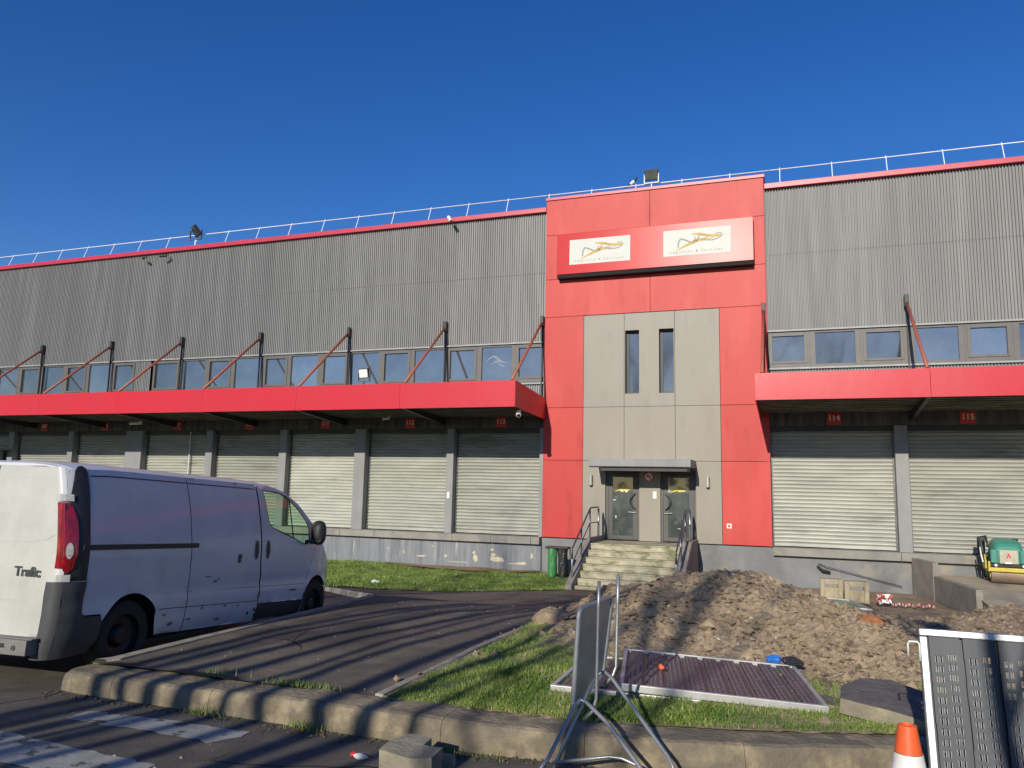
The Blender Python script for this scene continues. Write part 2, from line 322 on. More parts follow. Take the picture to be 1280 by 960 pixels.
# kerb swept along its line
KL = [(-6.0, 5.52), (-5.98, 5.30), (-5.88, 5.16), (-5.6, 5.12), (-4.0, 5.11), (-3.0, 5.09), (-2.0, 5.08), (-1.2, 5.16), (-.4, 5.33), (.4, 5.62), (1.2, 5.98), (2.4, 6.5), (5, 7.4)]
kl = subdiv(KL, .10, False); b = B(); nk = len(kl); acc = 0; stone = []
def kring(i, shrink=0):
    p = kl[i]; a = kl[max(0, i-1)]; c = kl[min(nk-1, i+1)]; t = (c-a).normalized(); nrm = Vector((-t.y, t.x))
    wob = .012*noise.noise(Vector((p.x*2.1, p.y*2.1, 3))); zg = zr(p.y); h = hi(p.y)*interp(p.x, [-6.1, -5.6, -4.5, -3], [.8, .85, .85, 1.0])+.004+wob
    prof = [(0, -.05), (.008, h*.45), (.02, h-.035), (.04, h-.008), (.07, h+.003), (.24, h+.006), (.36, h+.004), (.37, -.02)]
    r_ = []
    for q, (o, z) in enumerate(prof):
        o = o+.010*noise.noise(Vector((p.x*5, p.y*5, q*1.7))) if 0 < q < 7 else o
        r_.append(Vector((p.x+nrm.x*o, p.y+nrm.y*o, zg+z+(.006*noise.noise(Vector((p.x*7, p.y*7, q*2.3))) if 0 < q < 7 else 0))))
    return r_
cur = []; L_ = 0
for i in range(nk):
    cur.append(kring(i))
    if i: L_ += (kl[i]-kl[i-1]).length
    if L_ > .95 or i == nk-1:
        t = (kl[i]-kl[i-1]).normalized()*.004; last = [v-Vector((t.x, t.y, 0)) for v in cur[-1]]
        b.rings(cur[:-1]+[last], close=True, cap=True); cur = [kring(i)]; L_ = 0
tag(b.build('kerb', M['kerb']), kind='structure')
# lawn
LAWN = [(-26, 15.3), (-10.3, 15.65), (-7.48, 16.72), (-5.71, 19.85), (-5.77, 21.3), (-5.78, 24.45), (-26, 24.45)]
tag(cdt(LAWN, [], .6, lambda x, y: (x, y, zi(y)+.01+bumpy(x, y, .05))).build('lawn', M['lawn'], smooth=True), kind='structure')
tag(cdt([(-13.3, 24.4), (-13.2, 24.1), (-11.5, 23.6), (-10.2, 23.3), (-9, 23.45), (-8.0, 23.9), (-7.4, 24.4)], [], .3, lambda x, y: (x, y, zi(y)+.055+bumpy(x, y, .04))).build('soil_strip', M['orange_soil'], smooth=True), kind='structure')
# apron of the dock on the right
APR = [(3.30, 24.45), (3.98, 20.05), (3.95, 19.3), (3.82, 18.8), (4.25, 18.95), (4.45, 18.2), (5.2, 17.5), (7, 16.5), (16, 15.5), (16, 24.45)]
def za(y): return -2.06-.031*(24.5-max(y, 16))
b = cdt(APR, [], .7, lambda x, y: (x, y, za(y)))
sk = subdiv(APR[1:9], .4, False); b.rings([[Vector((p.x, p.y, za(p.y))), Vector((p.x+.01, p.y, za(p.y)-.14)), Vector((p.x+.05, p.y, za(p.y)-.75))] for p in sk], close=False)
tag(b.build('concrete_apron', M['apron']), kind='structure')
# yard with the heap of excavated soil
def xl(y): return interp(y, [5.45, 6.7, 9.27, 11.1, 13.7, 17, 19.5, 21.3, 24.45], [-2.98, -2.96, -3.04, -3.28, -3.93, -3.27, -2.47, -2.27, -2.5])+.02
def xr_(y): return interp(y, [5.4, 7, 14, 18.2, 18.9, 20, 24.45], [8, 8, 8, 4.7, 3.98, 3.88, 3.2])
def kerbback(x): return interp(x, [-3.2, -2, -1.2, -.4, .4, 1.2, 2.4, 5, 8], [5.43, 5.42, 5.5, 5.66, 5.94, 6.28, 6.78, 7.68, 8.6])
def g2(x, y, cx, cy, sx, sy, th=0):
    dx, dy = x-cx, y-cy; c, s_ = cos(th), sin(th); u = dx*c+dy*s_; v_ = -dx*s_+dy*c
    return exp(-((u/sx)**2+(v_/sy)**2))
def mound(x, y):
    m = .60*g2(x, y, -1.05, 11.2, 1.3, 2.0)+.22*g2(x, y, -1.6, 9.4, .8, 1.0)+.25*g2(x, y, .15, 10.8, 1.35, 1.6)+.18*g2(x, y, .9, 8.9, .9, .9)
    m += .20*g2(x, y, -.1, 13.6, 2.0, 1.5)+.48*g2(x, y, 3.9, 16.0, 1.3, 1.2)+.12*g2(x, y, 2.2, 12.5, 1.4, 3)+.22*g2(x, y, -2.5, 11.2, .5, .6)
    return m
def dirtiness(x, y):
    m = mound(x, y)+.16*g2(x, y, .4, 9.0, 2.0, 1.4); return max(0, min(1, (m-.03)/.13))
def yz(x, y, fine=True):
    m = mound(x, y); d = dirtiness(x, y); z = zi(y)+.012+m
    if fine:
        z += .03*noise.noise(Vector((x*.9, y*.9, 5)))
        z += (.02+.10*d)*noise.fractal(Vector((x*1.6, y*1.6, 2)), .8, 2.1, 3)*.55
        if y < 18:
            dd = .25+.75*d
            v1 = noise.voronoi(Vector((x*4.2, y*4.2, 0)))[0]; v2 = noise.voronoi(Vector((x*10, y*10, 4)))[0]
            z += dd*(.10*(max(0, .55-v1[0]))+.075*max(0, .5-v2[0])+.04*noise.noise(Vector((x*22, y*22, 1))))-dd*.03
    k = y-kerbback(x)
    z = min(z, zi(y)+.02) if k < .06 else z
    fl = min(1, max(0, k/.5)); z = z*fl+(1-fl)*min(z, zi(y)+.03)
    return z
ys = [5.40]; 
while ys[-1] < 24.4: ys.append(ys[-1]+.024+.0042*(ys[-1]-5.4))
NX = 270; vs = []; xs01 = np.linspace(0, 1, NX)
vsY = []
for y in ys:
    a = xl(y); c = xr_(y)
    for t in xs01:
        tt = t
        x = a+(c-a)*tt; yy = y+max(0, kerbback(x)-5.43)*max(0, 1-(y-5.4)/6); vsY.append((x, yy, yz(x, yy)))
b = B(); n_ = len(ys)
b.add(vsY, [(i*NX+j, i*NX+j+1, (i+1)*NX+j+1, (i+1)*NX+j) for i in range(n_-1) for j in range(NX-1)])
tag(b.build('yard_soil', M['dirt'], smooth=False), kind='structure')
# loose clods
def clod(b, x, y, z, s):
    vs = []; fs = [(0, 2, 4), (2, 1, 4), (1, 3, 4), (3, 0, 4), (2, 0, 5), (1, 2, 5), (3, 1, 5), (0, 3, 5)]
    for d in ((1, 0, 0), (-1, 0, 0), (0, 1, 0), (0, -1, 0), (0, 0, 1), (0, 0, -1)):
        q = Vector(d)*s*random.uniform(.6, 1.2)+Vector([random.uniform(-.3, .3)*s for _ in range(3)]); q.z *= .75; vs.append(Vector((x, y, z))+q)
    b.add(vs, fs)
for nm, N_, m_, sizes in (('soil_clods', 9000, M['dirt'], (.008, .012, .016, .022, .035, .055)), ('damp_clods', 1700, mat('damp_soil', (.17, .125, .08), (.12, .09, .06), 5, .95, bump=.01), (.012, .02, .035)), ('pale_stones', 420, mat('pale_stone', (.55, .5, .4), (.4, .36, .28), 9, .8), (.008, .012, .02, .03))):
    b = B(); k = 0
    while k < N_:
        x = random.uniform(-3.2, 4.5); y = 5.9+12*random.random()**1.4
        if nm == 'damp_clods' and noise.noise(Vector((x*.9, y*.9, 2))) < .05: continue
        if random.random() < dirtiness(x, y)**1.0*.9+.03 and y > kerbback(x)+.2: clod(b, x, y, yz(x, y)+.005, random.choice(sizes)*random.uniform(.7, 1.3)); k += 1
    if nm == 'soil_clods':
        for i in range(60):
            x = -1.5+random.gauss(0, 1.3); y = 8.3+abs(random.gauss(0, 1.3))
            if x > xl(y)+.2: clod(b, x, y, yz(x, y)+.02, random.uniform(.05, .10))
    tag(b.build(nm, m_), kind='stuff')
b = B()
for i in range(46):      # roots and straw sticking out
    x = random.gauss(-.6, 1.1); y = random.uniform(8.2, 12); z = yz(x, y); a = random.uniform(0, 6.28); l = random.uniform(.08, .26); b.tube([(x, y, z), (x+l*.5*cos(a), y+l*.5*sin(a), z+.04), (x+l*cos(a), y+l*sin(a), z+random.uniform(-.02, .08))], .003, 4)
tag(b.build('straw', mat('straw', (.40, .32, .18), (.25, .18, .1), 20, .9)), kind='stuff')
b = B()
for i in range(260):     # grit and leaves on the path and road
    x = random.uniform(-6.5, -3.1); y = random.uniform(3.6, 13); 
    if y > 5.5 and not inpoly(x, y, PATH): continue
    z = zi(y) if y > 5.45 else zr(y)
    if 5.05 < y < 5.5: continue
    clod(b, x, y, z+.003, random.choice([.004, .006, .008, .014]))
tag(b.build('grit', mat('grit', (.5, .46, .38), (.12, .09, .06), 3, .9)), kind='stuff')
b = B()
for i in range(900):
    x = random.uniform(-5.9, 1.0); y = interp(x, [-5.9, -2, 1], [5.10, 5.06, 5.9])-abs(random.gauss(0, .07))-.01
    dens = .3+.7*max(0, noise.noise(Vector((x*1.4, 0, 7)))+.35)
    if random.random() < dens: clod(b, x, y, zr(y)+.004, random.uniform(.006, .022))
tag(b.build('gutter_dirt', mat('gutter_soil', (.10, .075, .05), (.06, .045, .03), 9, .95)), kind='stuff')
# zebra stripes
b = B()
def ragged(P, s=.06, a=.018):
    o = []
    for p in subdiv(P, s): o.append((p.x+a*noise.noise(Vector((p.x*9, p.y*9, 1)))*2, p.y+a*noise.noise(Vector((p.x*9, p.y*9, 5)))*2, zr(p.y)+.004))
    return o
b.add(ragged([(-5.05, 4.47), (-5.09, 4.73), (-4.4, 4.80), (-3.66, 4.80), (-3.62, 4.66), (-3.72, 4.46), (-4.3, 4.50)]), []); n = len(b.v); b.f.append(tuple(range(n))); b.m.append(0)
P2 = ragged([(-6.0, 4.1), (-3.65, 3.93), (-3.6, 3.6), (-4.2, 3.55), (-6.0, 3.70)]); b.v += P2; b.f.append(tuple(range(n, n+len(P2)))); b.m.append(0)
tag(b.build('road_marking', M['paintw']), kind='structure')

# ------------------------------------------------------------------ grass (stuff)
def blades(name, pts, hmin, hmax, w, lean=.5):
    n = len(pts); V = np.zeros((n, 3, 3)); P = np.array(pts)
    a = np.random.rand(n)*2*pi; h = hmin+(hmax-hmin)*np.random.rand(n)**1.5; ww = w*(.6+.8*np.random.rand(n))
    hx = np.array([noise.noise(Vector((p[0]*1.1, p[1]*1.1, 9))) for p in pts]); h *= np.clip(1+1.1*hx, .35, 1.9)
    dx, dy = np.cos(a), np.sin(a); la = np.random.rand(n)*2*pi; ll = lean*np.random.rand(n)*h
    V[:, 0] = P+np.stack([dx*ww, dy*ww, -0.01+0*dx], 1); V[:, 1] = P-np.stack([dx*ww, dy*ww, .01+0*dx], 1)
    V[:, 2] = P+np.stack([np.cos(la)*ll, np.sin(la)*ll, h], 1)
    me = bpy.data.meshes.new(name); me.vertices.add(3*n); me.vertices.foreach_set('co', V.ravel()); me.loops.add(3*n); me.loops.foreach_set('vertex_index', np.arange(3*n)); me.polygons.add(n)
    me.polygons.foreach_set('loop_start', np.arange(n)*3); me.polygons.foreach_set('loop_total', np.full(n, 3)); me.update(); 
    at = me.attributes.new('tint', 'FLOAT', 'FACE'); t = np.clip(.38+.55*np.array([noise.noise(Vector((p[0]*2.3, p[1]*2.3, 3))) for p in pts])+.22*np.random.randn(n), 0, 1); at.data.foreach_set('value', t)
    me.materials.append(M['grass']); o = bpy.data.objects.new(name, me); COL.objects.link(o); return tag(o, kind='stuff')
def gdens(x, y):
    k = y-kerbback(x)
    if k < 0: return 0
    nz = noise.noise(Vector((x*1.8, y*1.8, 0)))*.5+noise.noise(Vector((x*5, y*5, 0)))*.3
    d = 1-min(1, dirtiness(x, y)*2.2)
    zone = 0
    if x < -1.75: zone = 1 if y < 9.2 else max(0, 1-(y-9.2)/1.5)*.7
    if y < 6.35+.25*nz and x > -2: zone = max(zone, .95)
    if x > -2 and y >= 6.3: zone = max(zone, .35 if x < 0 else .6 if y < 8 else .12)
    return max(0, zone*d+nz*.55*zone-.05)
pts = []
while len(pts) < 52000:
    y = 5.4+6*random.random()**1.5; x = random.uniform(-3.3, 2.5)
    if x < xl(y)+.05: continue
    if random.random() < gdens(x, y): pts.append((x, y, yz(x, y)+.0))
blades('grass', pts, .012, .045, .0035, 1.1)
pts = []
lp = [tuple(p) for p in LAWN]
while len(pts) < 90000:
    x = random.uniform(-16, -5.7); y = random.uniform(15.6, 24.4)
    if not inpoly(x, y, lp): continue
    bare = g2(x, y, -10.3, 24.0, 2.6, .55)
    if random.random() < bare*1.3: continue
    pts.append((x, y, zi(y)+.01+bumpy(x, y, .05)))
blades('grass', pts, .03, .085, .008, .8)
pts = []
while len(pts) < 9000:
    y = 5.4+5*random.random()**1.5; x = random.uniform(-3.1, 1.6)
    if x < xl(y)+.05: continue
    if random.random() < gdens(x, y)*max(0, noise.noise(Vector((x*2.2, y*2.2, 4)))*2+.3): pts.append((x, y, yz(x, y)))
blades('broad_leaves', pts, .010, .035, .011, 2.2)
# tufts of weeds at the kerb and at the foot of the stairs
pts = []
for cx, cy, n, s in [(-3.35, 5.05, 160, .05), (-4.3, 5.06, 120, .05), (-3.7, 5.5, 220, .10), (-4.6, 5.55, 60, .05), (-2.2, 5.0, 120, .12), (-5.4, 21.2, 600, .25), (-5.85, 22.5, 500, .2), (-3.0, 20.9, 500, .35)]:
    for i in range(n):
        x = random.gauss(cx, s*1.8); y = random.gauss(cy, s*.4); pts.append((x, y, (zr(y) if cy < 5.3 else zi(y)) if cy < 18 else zi(y)))
blades('weeds', pts, .02, .06, .004, .9)

# ------------------------------------------------------------------ warehouse
wh = thing('warehouse', 'long grey warehouse with red entrance tower, red canopies and steel shutters', 'warehouse', (-15, 24.5, -2.64))
XL, XR = -50.0, 16.0
TX0, TX1 = -7.68, -.50
# core and roof
B().box(XL, XR, 25.3, 48, -2.7, 9.5).build('wall', M['clad'], wh)
B().box(XL-.05, XR+.05, 25.2, 48.1, 9.5, 9.66).build('roof', M['dark'], wh)
# corrugated cladding, real ribs
def ribs(x0, x1, z0, z1, y=24.62, pitch=.084, d=.046):
    b = B(); x = x0
    vs = []; 
    while x < x1:
        for dx, dy in ((0, d), (.012, 0), (.042, 0), (.054, d)):
            if x+dx <= x1: vs.append((x+dx, y+dy))
        x += pitch
    n = len(vs); b.add([(p[0], p[1], z) for z in (z0, z1) for p in vs], [(i, i+1, n+i+1, n+i) for i in range(n-1)]); return b
b = B()
for (x0, x1, z0, z1) in ((XL, TX0+.02, 5.03, 9.62), (XL, TX0+.02, 2.55, 3.60), (-25.62, -24.86, 3.60, 5.03), (TX1-.02, XR, 5.03, 9.62), (TX1-.02, XR, 2.55, 3.86)):
    r_ = ribs(x0, x1, z0, z1); b.add(r_.v, r_.f)
b.build('corrugated_cladding', M['clad'], wh)
b = B()
for x0, x1 in ((XL, TX0), (TX1, XR)): b.box(x0, x1, 24.64, 25.4, 2.5, 9.64)
# (backing wall starts behind the window band)
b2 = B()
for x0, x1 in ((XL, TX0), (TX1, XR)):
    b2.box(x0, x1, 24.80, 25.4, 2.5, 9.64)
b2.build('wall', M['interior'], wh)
# horizontal sheet lap lines and flashings
b = B()
for x0, x1 in ((XL, TX0-.01), (TX1+.01, XR)):
    b.box(x0, x1, 24.50, 25.5, 9.62, 9.79)
b.build('parapet_cap', M['red_trim'], wh, bevel=.01)
b = B()
for x0, x1, z in ((XL, TX0-.01, 5.03), (TX1+.01, XR, 5.03)): b.box(x0, x1, 24.575, 24.66, z-.02, z+.03)
for x0, x1, z in ((-24.86, TX0-.01, 3.62), (XL, -25.62, 3.62), (TX1+.01, XR, 3.86)): b.box(x0, x1, 24.55, 24.66, z-.03, z+.02)
b.build('flashing', M['flash'], wh)
# windows
S2 = [(-24.58, -23.45), (-23.24, -22.03), (-21.79, -20.84), (-20.57, -19.34), (-19.08, -18.18), (-17.93, -16.73), (-16.45, -15.52), (-15.26, -14.10), (-13.86, -12.91), (-12.64, -11.49), (-11.23, -10.3), (-10.02, -8.91), (-8.64, -7.77)]
SR = [(-.36, .55), (.87, 1.97), (2.28, 3.19), (3.56, 4.69), (4.99, 5.89), (6.2, 7.33), (7.65, 8.55), (8.85, 10.0), (10.3, 11.2), (11.5, 12.6), (12.9, 13.8)]
S1 = [(-26.74, -25.78), (-28.20, -27.0), (-29.42, -28.46), (-30.92, -29.75), (-32.16, -31.20), (-33.60, -32.44), (-34.85, -33.9), (-36.3, -35.1), (-37.5, -36.6), (-38.9, -37.8)]
def winband(L, z0, z1, flip):
    L = sorted(L)
    for i, (a, c) in enumerate(L):
        opening = (i % 2 == 0) if not flip else (i % 2 == 1)
        lo = (L[i-1][1]+a)/2 if i else a-.12; hi_ = (c+L[i+1][0])/2 if i < len(L)-1 else c+.12
        gz0, gz1 = (z0+.20, z1-.13) if opening else (z0+.09, z1-.06)
        f = B(); yf = 24.64
        # outer frame: a rectangle with a hole, butted pieces
        f.box(lo, a, yf, yf+.09, z0, z1); f.box(c, hi_, yf, yf+.09, z0, z1); f.box(a, c, yf, yf+.09, z0, gz0); f.box(a, c, yf, yf+.09, gz1, z1)
        if opening:
            t = .035
            f.box(a-.09, a+.0, yf-.022, yf, gz0-.07, gz1+.07); f.box(c, c+.09, yf-.022, yf, gz0-.07, gz1+.07)
            f.box(a, c, yf-.022, yf, gz0-.07, gz0); f.box(a, c, yf-.022, yf, gz1, gz1+.07)
        w_ = f.build('window', M['winframe'], wh, bevel=.004)
        ti = random.uniform(-.004, .004); tj = random.uniform(-.004, .004)
        g = B(); g.add([(a, yf+.05+ti, gz0), (c, yf+.05-ti, gz0+.0), (c, yf+.05-ti+tj, gz1), (a, yf+.05+ti+tj, gz1), (a, yf+.075, gz0), (c, yf+.075, gz0), (c, yf+.075, gz1), (a, yf+.075, gz1)], [(0, 1, 2, 3), (4, 5, 6, 7), (0, 1, 5, 4), (2, 3, 7, 6), (0, 3, 7, 4), (1, 2, 6, 5)])
        g.build('pane', M['glass'], w_)
winband(S2, 3.66, 5.0, False); winband(SR, 3.89, 5.0, False); winband(S1, 3.66, 5.0, len(S1) % 2 == 0)
# faint scrawl left by cleaning on one pane
b = B()
for x0, x1 in ((XL, TX0-.01), (TX1+.01, XR)): b.box(x0, x1, 24.622, 24.632, 7.48, 7.488)
b.build('sheet_lap', M['winframe'], wh)
b = B()   # hand smears wiped on one pane
for k in range(4): b.tube([(-9.86+.10*k+.5*t_, 24.672, 4.42+.10*sin(k*2.1)+(.18-.05*k)*sin(pi*t_*(1+.3*k))) for t_ in [i_/8 for i_ in range(9)]], .004, 4)
b.build('smear', M['plain_white'], wh)
# lintel beam above the shutters
b = B()
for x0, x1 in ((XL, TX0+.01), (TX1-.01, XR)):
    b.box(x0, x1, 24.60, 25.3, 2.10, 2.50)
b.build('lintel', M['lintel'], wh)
b = B()
for x0, x1 in ((XL, TX0+.01), (TX1-.01, XR)): b.box(x0, x1, 24.70, 25.3, 1.95, 2.097); b.box(x0, x1, 24.66, 25.3, 2.503, 2.60)
b.build('shutter_box', M['dark'], wh)
# pilasters
PIL = [(-.62, -.50, 0), (2.90, 3.24, 0), (6.75, 7.1, 0), (10.6, 10.95, 0), (14.4, 14.8, 0),
       (-7.80, -7.66, 0), (-11.20, -10.93, 0), (-14.86, -14.42, 1), (-18.15, -17.83, 0), (-21.60, -21.28, 0), (-25.66, -24.82, 1), (-28.88, -28.60, 0), (-32.41, -32.10, 0), (-36, -35.6, 1), (-39.6, -39.2, 0), (-43, -42.7, 0)]
for a, c, k in PIL:
    b = B(); b.box(a, c, 24.52 if not k else 24.49, 25.0, -1.497, 2.097); b.build('pilaster', M['pilaster'], wh, bevel=.008)
# roller shutters: curved slats
def shutter(x0, x1, z0=-1.47, z1=2.0, y=24.85):
    b = B(); prof = []; z = z0+.09; s = .114
    prof += [(z0, 0.0), (z0+.085, 0.0), (z0+.09, .012)]
    while z < z1:
        for dz, dy in ((0, .012), (.016, .002), (.036, -.026), (.060, -.036), (.082, -.028), (.100, .0)): prof.append((z+dz, dy))
        z += s
    m = 6; k = len(prof); ph = random.uniform(0, 9)
    vs = [(x0+(x1-x0)*i/m, y+p[1]+.004*noise.noise(Vector((x0+i*.9, p[0]*.9, ph))), p[0]+.010*noise.noise(Vector((x0*3+i*.7, p[0]*.7, ph+4)))) for i in range(m+1) for p in prof]
    b.add(vs, [(i*k+j, i*k+j+1, (i+1)*k+j+1, (i+1)*k+j) for i in range(m) for j in range(k-1)])
    return b.build('roller_shutter', M['shutter'], wh, smooth=False)
SH = [(-.50, 2.90), (3.24, 6.75), (7.1, 10.6), (10.95, 14.4), (-10.93, -7.80), (-14.42, -11.20), (-17.83, -14.86), (-21.28, -18.15), (-24.82, -21.60), (-28.60, -25.66), (-32.10, -28.88), (-35.6, -32.41), (-39.2, -36)]
for a, c in SH:
    sh = shutter(a, c)
    for g0, g1 in ((a+.002, a+.05), (c-.05, c-.002)): B().box(g0, g1, 24.80, 24.90, -1.49, 1.95).build('guide_rail', M['darkgalv'], sh)
B().tube([(-22.55, 24.72, -1.48), (-22.55, 24.72, 2.05)], .035).build('pole', M['galvl'], wh)
# dock wall, ledge
def dockwall(x0, x1, m, y=24.5):
    s = .5; nx = int((x1-x0)/s)+1; b = B(); b.box(x0, x1, y, 25.3, -3.0, -1.70); return b.build('dock_wall', m, wh)
dockwall(XL, TX0-.02, M['dock']); dockwall(TX1+.02, XR, M['dockr']); B().box(TX0-.02, TX1+.02, 24.60, 25.3, -3.0, -1.505).build('dock_wall', M['dockr'], wh)
x = XL
while x < TX0-.1:
    x1 = min(x+random.choice([1.4, 2.1, 3.0, 4.2]), TX0-.02); B().box(x, x1-.008, 24.33, 25.3, -1.73, -1.5).build('dock_ledge', M['ledge'], wh, bevel=.012); x = x1
x = TX1+.02
while x < XR:
    x1 = min(x+random.choice([2.2, 3.67, 3.4]), XR); B().box(x, x1-.008, 24.33, 25.3, -1.73, -1.5).build('dock_ledge', M['ledge'], wh, bevel=.012); x = x1
# flaking paint patches on the dock wall
def patch(cx, cz, rx, rz, n=18):
    ps = []; sd = random.uniform(0, 50)
    for i in range(n):
        t = 2*pi*i/n; r = .55+.9*abs(noise.noise(Vector((cos(t)*1.7, sin(t)*1.7, sd)))); ps.append((cx+rx*r*cos(t), 24.4955, cz+rz*r*sin(t)))
    return ps
b = B()
for cx, cz, rx, rz in [(-10.0, -2.28, .12, .16), (-9.25, -2.28, .32, .13), (-9.35, -2.14, .12, .07), (-8.35, -2.38, .22, .06), (-8.0, -2.12, .06, .12), (-11.1, -2.26, .08, .05), (-12.0, -2.30, .22, .03), (-9.4, -1.98, .08, .06), (-10.05, -2.10, .07, .07), (-11.6, -1.95, .05, .03), (-13.3, -2.1, .04, .05), (-8.7, -2.40, .3, .02), (-10.6, -2.44, .5, .015), (-12.7, -2.2, .03, .07)]:
    P = patch(cx, cz, rx, rz); b.prism(P, (0, .004, 0))
b.build('flaking_patch', M['patch'], wh)
# ---------------- tower panels
ZJ = [-1.49, 1.02, 2.76, 5.85, 7.17, 8.74, 9.99]
GX0, GX1 = -6.31, -1.93
J = .012
def pan(name, x0, x1, z0, z1, m, y0=24.5, y1=24.56): return B().box(x0+J/2, x1-J/2, y0, y1, z0+J/2, z1-J/2).build(name, m, wh, bevel=.004)
for i in range(3, 6):
    pan('wall_panel', TX0, -4.10, ZJ[i], ZJ[i+1], M['red']); pan('wall_panel', -4.10, TX1, ZJ[i], ZJ[i+1], M['red'])
for i in range(0, 3):
    pan('wall_panel', TX0, GX0, ZJ[i], ZJ[i+1], M['red']); pan('wall_panel', GX1, TX1, ZJ[i], ZJ[i+1], M['red'])
# grey part with slit windows and doors
CX = [GX0, -4.95, -3.32, GX1]
SL = [(-4.93, -4.46), (-3.82, -3.35)]
def holed(x0, x1, z0, z1, hs, m):
    """one panel with rectangular openings cut out as butted strips"""
    b = B(); xs_ = sorted(set([x0, x1]+[h[0] for h in hs]+[h[1] for h in hs])); zs_ = sorted(set([z0, z1]+[h[2] for h in hs]+[h[3] for h in hs]))
    gx = [(xs_[i], xs_[i+1]) for i in range(len(xs_)-1)]; gz = [(zs_[i], zs_[i+1]) for i in range(len(zs_)-1)]
    for a, c in gx:
        for e, f in gz:
            if any(h[0]-1e-6 <= a and c <= h[1]+1e-6 and h[2]-1e-6 <= e and f <= h[3]+1e-6 for h in hs): continue
            b.add([(a, 24.5, e), (c, 24.5, e), (c, 24.5, f), (a, 24.5, f)], [(0, 1, 2, 3)])
    for h in hs:
        b.add([(h[0], 24.5, h[2]), (h[1], 24.5, h[2]), (h[1], 24.5, h[3]), (h[0], 24.5, h[3]), (h[0], 24.9, h[2]), (h[1], 24.9, h[2]), (h[1], 24.9, h[3]), (h[0], 24.9, h[3])], [(0, 1, 5, 4), (1, 2, 6, 5), (2, 3, 7, 6), (3, 0, 4, 7)])
    b.add([(x0, 24.5, z0), (x1, 24.5, z0), (x1, 24.5, z1), (x0, 24.5, z1), (x0, 24.56, z0), (x1, 24.56, z0), (x1, 24.56, z1), (x0, 24.56, z1)], [(0, 1, 5, 4), (1, 2, 6, 5), (2, 3, 7, 6), (3, 0, 4, 7)])
    return b.build('wall_panel', m, wh)
g = J/2
holed(GX0+g, -4.95-g, 2.76+g, 5.84-g, [], M['grey_panel'])
holed(-4.95+g, -3.32-g, 2.76+g, 5.84-g, [(SL[0][0]+.01, SL[0][1], 3.18, 5.27), (SL[1][0], SL[1][1], 3.18, 5.27)], M['grey_panel'])
holed(-3.32+g, GX1-g, 2.76+g, 5.84-g, [], M['grey_panel'])
for i in range(3): holed(CX[i]+g, CX[i+1]-g, 1.02+g, 2.76-g, [], M['grey_panel'])
D1, D2 = (-5.56, -4.46), (-3.80, -2.70)
holed(GX0+g, GX1-g, -1.49+g, 1.02-g, [(D1[0], D1[1], -1.49+g, .72), (D2[0], D2[1], -1.49+g, .72)], M['grey_panel'])
B().box(TX0+.01, TX1-.01, 24.93, 25.6, -1.48, 9.95).build('tower_core', M['interior'], wh)
B().box(TX0+.012, TX0+.10, 24.562, 24.93, -1.48, 9.97).build('tower_side', M['red'], wh); B().box(TX1-.10, TX1-.012, 24.562, 24.93, -1.48, 9.97).build('tower_side', M['red'], wh)
B().box(TX0-.02, TX1+.03, 24.46, 25.7, 9.995, 10.10).build('parapet_cap', M['red_trim'], wh, bevel=.008)
for a, c in SL:
    f = B(); y = 24.70; a += .01
    f.box(a, a+.09, y, y+.08, 3.18, 5.27); f.box(c-.04, c, y, y+.08, 3.18, 5.27); f.box(a+.09, c-.04, y, y+.08, 3.18, 3.24); f.box(a+.09, c-.04, y, y+.08, 5.19, 5.27)
    w_ = f.build('slit_window', M['dark'], wh); B().box(a+.09, c-.04, y+.03, y+.05, 3.24, 5.19).build('pane', M['glass'], w_)
